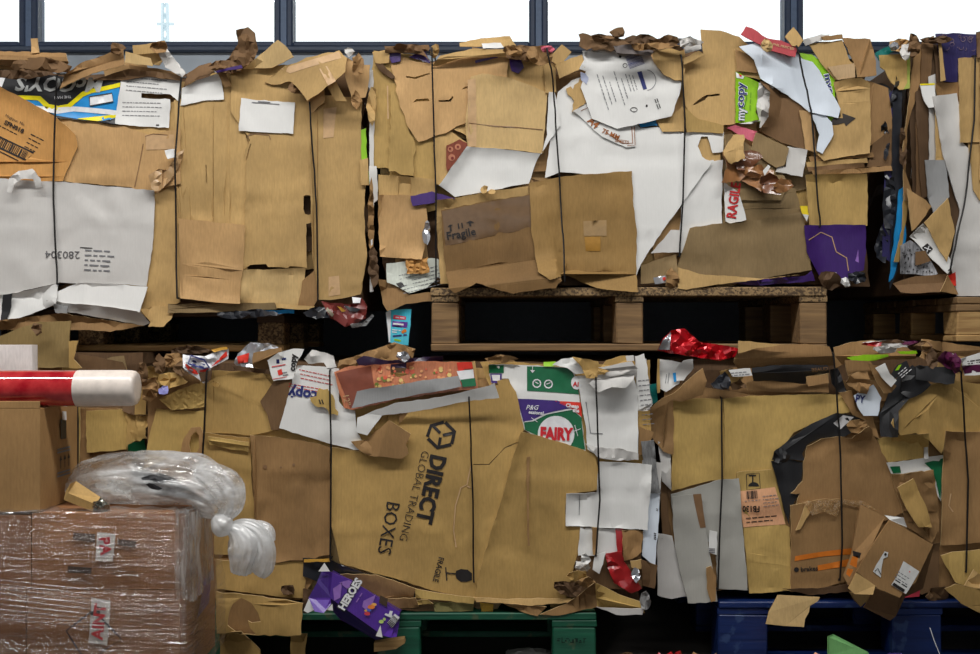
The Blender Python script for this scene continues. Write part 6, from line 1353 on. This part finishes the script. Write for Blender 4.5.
# ============================================================ loose things by the lower pallets
def purple_carton():
    """squashed confectionery carton wedged between bale and green pallet"""
    Y = -.205; root = empty('confectionery_carton', at(352, 640, Y + .06), 'squashed purple confectionery carton wedged over the green pallet', 'carton')
    PU = card((84, 46, 150), rough=.32, vary=.02, gloss=.6); PUD = card((62, 34, 118), rough=.35, vary=.02, gloss=.6)
    R = lambda x, y: (180 + x / ZS, 454 + y / ZS)
    def poly(name, pts, mat, th=.003, dys=None):
        pp = [at(*R(pts[2 * i], pts[2 * i + 1]), Y + (dys[i] if dys else 0)) for i in range(len(pts) // 2)]; n = len(pp)
        v = pp + [p + Vector((0, th, 0)) for p in pp]; f = [tuple(range(n)), tuple(range(2 * n - 1, n - 1, -1))] + [(i, i + n, (i + 1) % n + n, (i + 1) % n) for i in range(n)]
        o = mesh_obj(name, v, f, mat, root, smooth=False); bm = bmesh.new(); bm.from_mesh(o.data); bmesh.ops.recalc_face_normals(bm, faces=bm.faces); bm.to_mesh(o.data); bm.free(); return o
    fr = poly('front_panel', [498,388, 560,412, 720,518, 706,546, 664,594, 490,470], PU)
    poly('lower_side', [490,470, 664,594, 655,604, 640,608, 520,538, 486,498], PUD, dys=[0, 0, .02, .05, .06, .05])
    poly('end_flap', [664,594, 706,546, 720,520, 716,560, 708,598, 690,600], PU, dys=[0, 0, 0, .02, .0, -.01])
    poly('back_panel', [498,388, 500,380, 725,510, 720,518], PUD, dys=[0, .088, .088, 0])
    poly('tuck_flap', [500,388, 465,376, 448,420, 420,470, 492,470], PUD, dys=[0, .01, .0, .0, 0]); poly('tuck_flap', [492,470, 420,470, 440,515, 470,520, 494,490], PU, dys=[0, -.0, -.02, -.02, 0])
    for pts in ([452,384, 472,356, 490,384], [404,512, 420,474, 442,508, 418,520], [478,510, 498,490, 500,512], [640,595, 655,560, 662,600]): poly('paper_corner', pts, W, th=.0015, dys=[-.006, -.006, -.006, -.006][:len(pts) // 2])
    s = Sheet(); s.o = fr; s.reg = 'q'; s.rs = np.random.RandomState(1); s.D = lambda px, py: np.zeros(np.shape(px)) + .0005
    class _B: pass
    s.B = _B(); s.B.Y = Y; s.B.k = 1
    T(s, 'HEROES', 556, 458, 24, -58, PW, .05, .92, off=.004); T(s, 'HEROES', 553, 460, 24, -58, PBLK, .09, .92, off=.0025)
    lines_of_text(s, 588, 466, 1, 44, 8, -58, PLIL, 4, 3)
    P(s, [520,420, 552,412, 590,436, 545,440], PLIL, off=.0015); P(s, [500,440, 530,420, 524,470, 504,480], PLIL, off=.0015); P(s, [600,480, 640,460, 620,520, 596,500], PLIL, off=.0015)
    P(s, [655,462, 680,474, 676,500, 650,486], paint((70, 54, 40), .4), off=.0025)
    for (x, y, r, c_) in ((625, 500, 12, (232, 130, 60)), (612, 522, 10, (214, 70, 80)), (634, 492, 9, (236, 176, 90)), (618, 510, 8, (90, 110, 200)), (608, 512, 6, (226, 170, 80))): PM(s, [disc(x, y, r, 12, ry=r * .6)], paint(c_, .4), off=.003 + r * .0001)
    P(s, [672,520, 698,530, 690,536, 668,526], PW, off=.003); P(s, [686,512, 696,514, 690,534, 680,530], PW, off=.0034)
    PM(s, [disc(658, 548, 8, 12, ry=6), disc(668, 540, 5, 10)], paint((190, 214, 120), .4), off=.003)
    P(s, [676,552, 702,522, 718,534, 694,570], PW, off=.006); barcode(s, 697, 546, 34, 26, -50, INK, 10, 5); 
    for q in fr.children:
        if q.name.startswith('barcode'): q.location.y -= .006
purple_carton()

def hanging_carton():
    Y = E_.Y - .10
    root = empty('collapsed_carton', at(905, 622, Y + .03), 'collapsed brown carton tilted against the bale over the blue pallet', 'carton')
    R = lambda x, y: (720 + x / ZS, 454 + y / ZS)
    def poly(name, pts, mat, th=.006, dys=None):
        pp = [at(*R(pts[2 * i], pts[2 * i + 1]), Y + (dys[i] if dys else 0)) for i in range(len(pts) // 2)]; n = len(pp)
        v = pp + [p + Vector((0, th, 0)) for p in pp]; f = [tuple(range(n)), tuple(range(2 * n - 1, n - 1, -1))] + [(i, i + n, (i + 1) % n + n, (i + 1) % n) for i in range(n)]
        o = mesh_obj(name, v, f, mat, root, smooth=False); bm = bmesh.new(); bm.from_mesh(o.data); bmesh.ops.recalc_face_normals(bm, faces=bm.faces); bm.to_mesh(o.data); bm.free(); return o
    fr = poly('upper_panel', [555,215, 697,296, 660,372, 640,420, 600,452, 588,470, 516,440, 446,384, 500,296], K5)
    poly('lower_panel', [588,470, 600,452, 606,466, 575,530, 556,545, 470,502, 508,440], K6, dys=[0, 0, .01, .04, .045, .04, .0])
    poly('side_panel', [460,165, 540,206, 500,290, 446,384, 420,430, 404,400, 430,330], K5, dys=[.05, .03, .02, .02, .03, .05, .05])
    poly('orange_print', [432,336, 452,332, 446,372, 424,362], PORG, th=.001, dys=[.014, .014, .014, .014]); poly('orange_print', [418,374, 436,378, 424,402, 412,392], PORG, th=.001, dys=[.014] * 4); poly('black_print', [434,316, 462,324, 456,342, 436,334], INK, th=.001, dys=[.014] * 4)
    poly('flap', [420,440, 446,388, 508,430, 500,460, 440,458], K2, dys=[-.012, 0, 0, -.015, -.015]); poly('inner_flap', [424,452, 500,462, 460,500, 440,480], K2, dys=[.02, .02, .05, .05])
    poly('side_wall', [697,296, 700,300, 664,440, 640,452, 600,470, 640,420, 660,372], K6, dys=[0, .05, .06, .06, .05, 0, 0]); poly('crushed_paper', [538,200, 600,208, 612,240, 556,216], W, th=.002, dys=[.01, .02, .03, .0])
    s = Sheet(); s.o = fr; s.reg = 't'; s.rs = np.random.RandomState(1); s.D = lambda px, py: np.zeros(np.shape(px)) + .0008
    class _B: pass
    s.B = _B(); s.B.Y = Y; s.B.k = 1
    P(s, [500,384, 512,360, 520,348, 538,318, 550,322, 548,336, 534,342, 528,374, 526,404], paint((214, 214, 212), .5), name='torn_label'); PM(s, [stroke([506,384, 516,374, 526,394], 3), rect(541, 328, 8, 8, 30)], INK, off=.0026)
    P(s, [600,350, 652,384, 608,458, 560,428, 578,400], paint((214, 214, 212), .5), name='address_label'); PM(s, [rect(584, 436, 44, 10, 33)], INK, off=.0026); lines_of_text(s, 600, 396, 3, 44, 10, 33, INKG, 3, 4); PM(s, [rect(620, 385, 4, 4, 0)], PRED, off=.0026); lines_of_text(s, 590, 422, 1, 40, 10, 33, INK, 4, 5)
    sp = Sheet(); sp.o = fr; sp.reg = 't'; sp.rs = np.random.RandomState(1); sp.B = s.B; sp.D = lambda px, py: np.zeros(np.shape(px)) - .012
    return root
hanging_carton()

plate('cardboard_offcut', [778,595, 820,597, 818,601, 810,606, 809,612, 805,619, 804,627, 785,626, 766,624, 769,612], -.115, K1, .006, 'pale brown torn cardboard offcut leaning on the blue pallet', 'cardboard offcut', dy=(.02, .02, .018, .015, .01, .005, 0, 0, 0, .005))
plate('wooden_offcut', [374,643, 404,639, 405,643, 396,649, 374,652], -.16, WOODL, .03, 'short pale wooden offcut lying at the left block of the green pallet', 'wood offcut')
# litter on the floor along the bottom edge
plate('green_paper', [828,636, 833,634, 868,652, 872,662, 828,662], -.22, card((112, 168, 104)), .004, 'folded green paper sheet standing on the floor by the blue pallet', 'paper', dy=(0, .01, 0, 0, 0))
def litter(name, px, py, w, h, Y, mat, label, cat, group=None):
    c = at(px, py, Y); kk = (Y - CAM.y) / F; rnd = random.Random(int(px * 7 + py)); nx, ny = 9, 9
    vs_, fs = [], []
    bt = max(.002, c.z - h * kk)
    for j in range(ny):
        for i in range(nx):
            u, v = i / (nx - 1) - .5, j / (ny - 1) - .5
            q = float(vnoise(np.array([i * .8 + px]), np.array([j * .8 + py]))[0]); e = 1 - (2 * max(abs(u), abs(v))) ** 3
            vs_.append((c.x + (u + .12 * rnd.uniform(-.5, .5)) * w * kk, Y + v * .12 + .02 * rnd.uniform(-.5, .5), max(.001, (c.z) * e * (.75 + q * .5))))
    for j in range(ny - 1):
        for i in range(nx - 1): fs.append((j * nx + i, j * nx + i + 1, (j + 1) * nx + i + 1, (j + 1) * nx + i))
    o = mesh_obj(name, vs_, fs, mat, None, smooth=False, origin=(c.x, Y, 0)); return tag(o, label, cat, group)
litter('red_wrapper', 672, 646, 40, 10, -.24, REDP, 'crumpled red wrapper on the floor between the two lower pallets', 'wrapper')
litter('brown_paper', 706, 645, 36, 10, -.18, K5, 'crumpled brown paper on the floor beside the red wrapper', 'paper')
litter('white_paper', 528, 649, 44, 6, .04, WG, 'white paper scrap on the floor inside the green pallet', 'paper')
litter('foil_scraps', 896, 650, 46, 7, -.20, paint((86, 70, 150), .25, .5, .8), 'blue and purple foil scraps on the floor beside the green paper', 'wrapper')
litter('pale_paper', 812, 652, 36, 6, -.24, PEACH, 'pale pinkish paper on the floor left of the green paper', 'paper')
litter('green_wrapper', 930, 652, 24, 6, -.26, card((120, 160, 96)), 'dull green wrapper on the floor right of the foil scraps', 'wrapper')
litter('brown_board', 620, 652, 46, 6, -.05, K6, 'brown board scrap lying on the floor beside the green pallet', 'cardboard')
tube('plastic_tie', [at(930, 628, -.22), at(934, 640, -.22), at(940, 655, -.22), at(941, 662, -.22)], .0012, PW, None, origin=at(940, 664, -.22)); tag(bpy.context.scene.objects['plastic_tie'], 'thin white plastic tie standing among floor scraps by the blue pallet', 'plastic tie')
# worn stencil marks on the green pallet's right block (no longer readable)
_b = min((o for o in bpy.data.objects if o.name.startswith('block') and o.parent and o.parent.name == 'pallet.003'), key=lambda o: (-(o.parent.location.x + sum(v.co.x for v in o.data.vertices) / len(o.data.vertices)) + 3 * sum(v.co.y for v in o.data.vertices) / len(o.data.vertices)))
_s = Sheet(); _s.o = _b; _s.reg = 's'; _s.rs = np.random.RandomState(2); _s.D = lambda px, py: np.zeros(np.shape(px)) + .0012
class _BB: Y = -.118; k = 1
_s.B = _BB
rnd = random.Random(12); PM(_s, [rect(60 + i * 12, 610 + rnd.uniform(-2, 2), rnd.choice([3, 6, 8]), rnd.choice([12, 18, 5]), rnd.uniform(-8, 8)) for i in range(8)] + [rect(62 + i * 14, 604 + 12 * (i % 2), 10, 3, 0) for i in range(7)], paint((8, 40, 30), .6), name='worn_stencil')
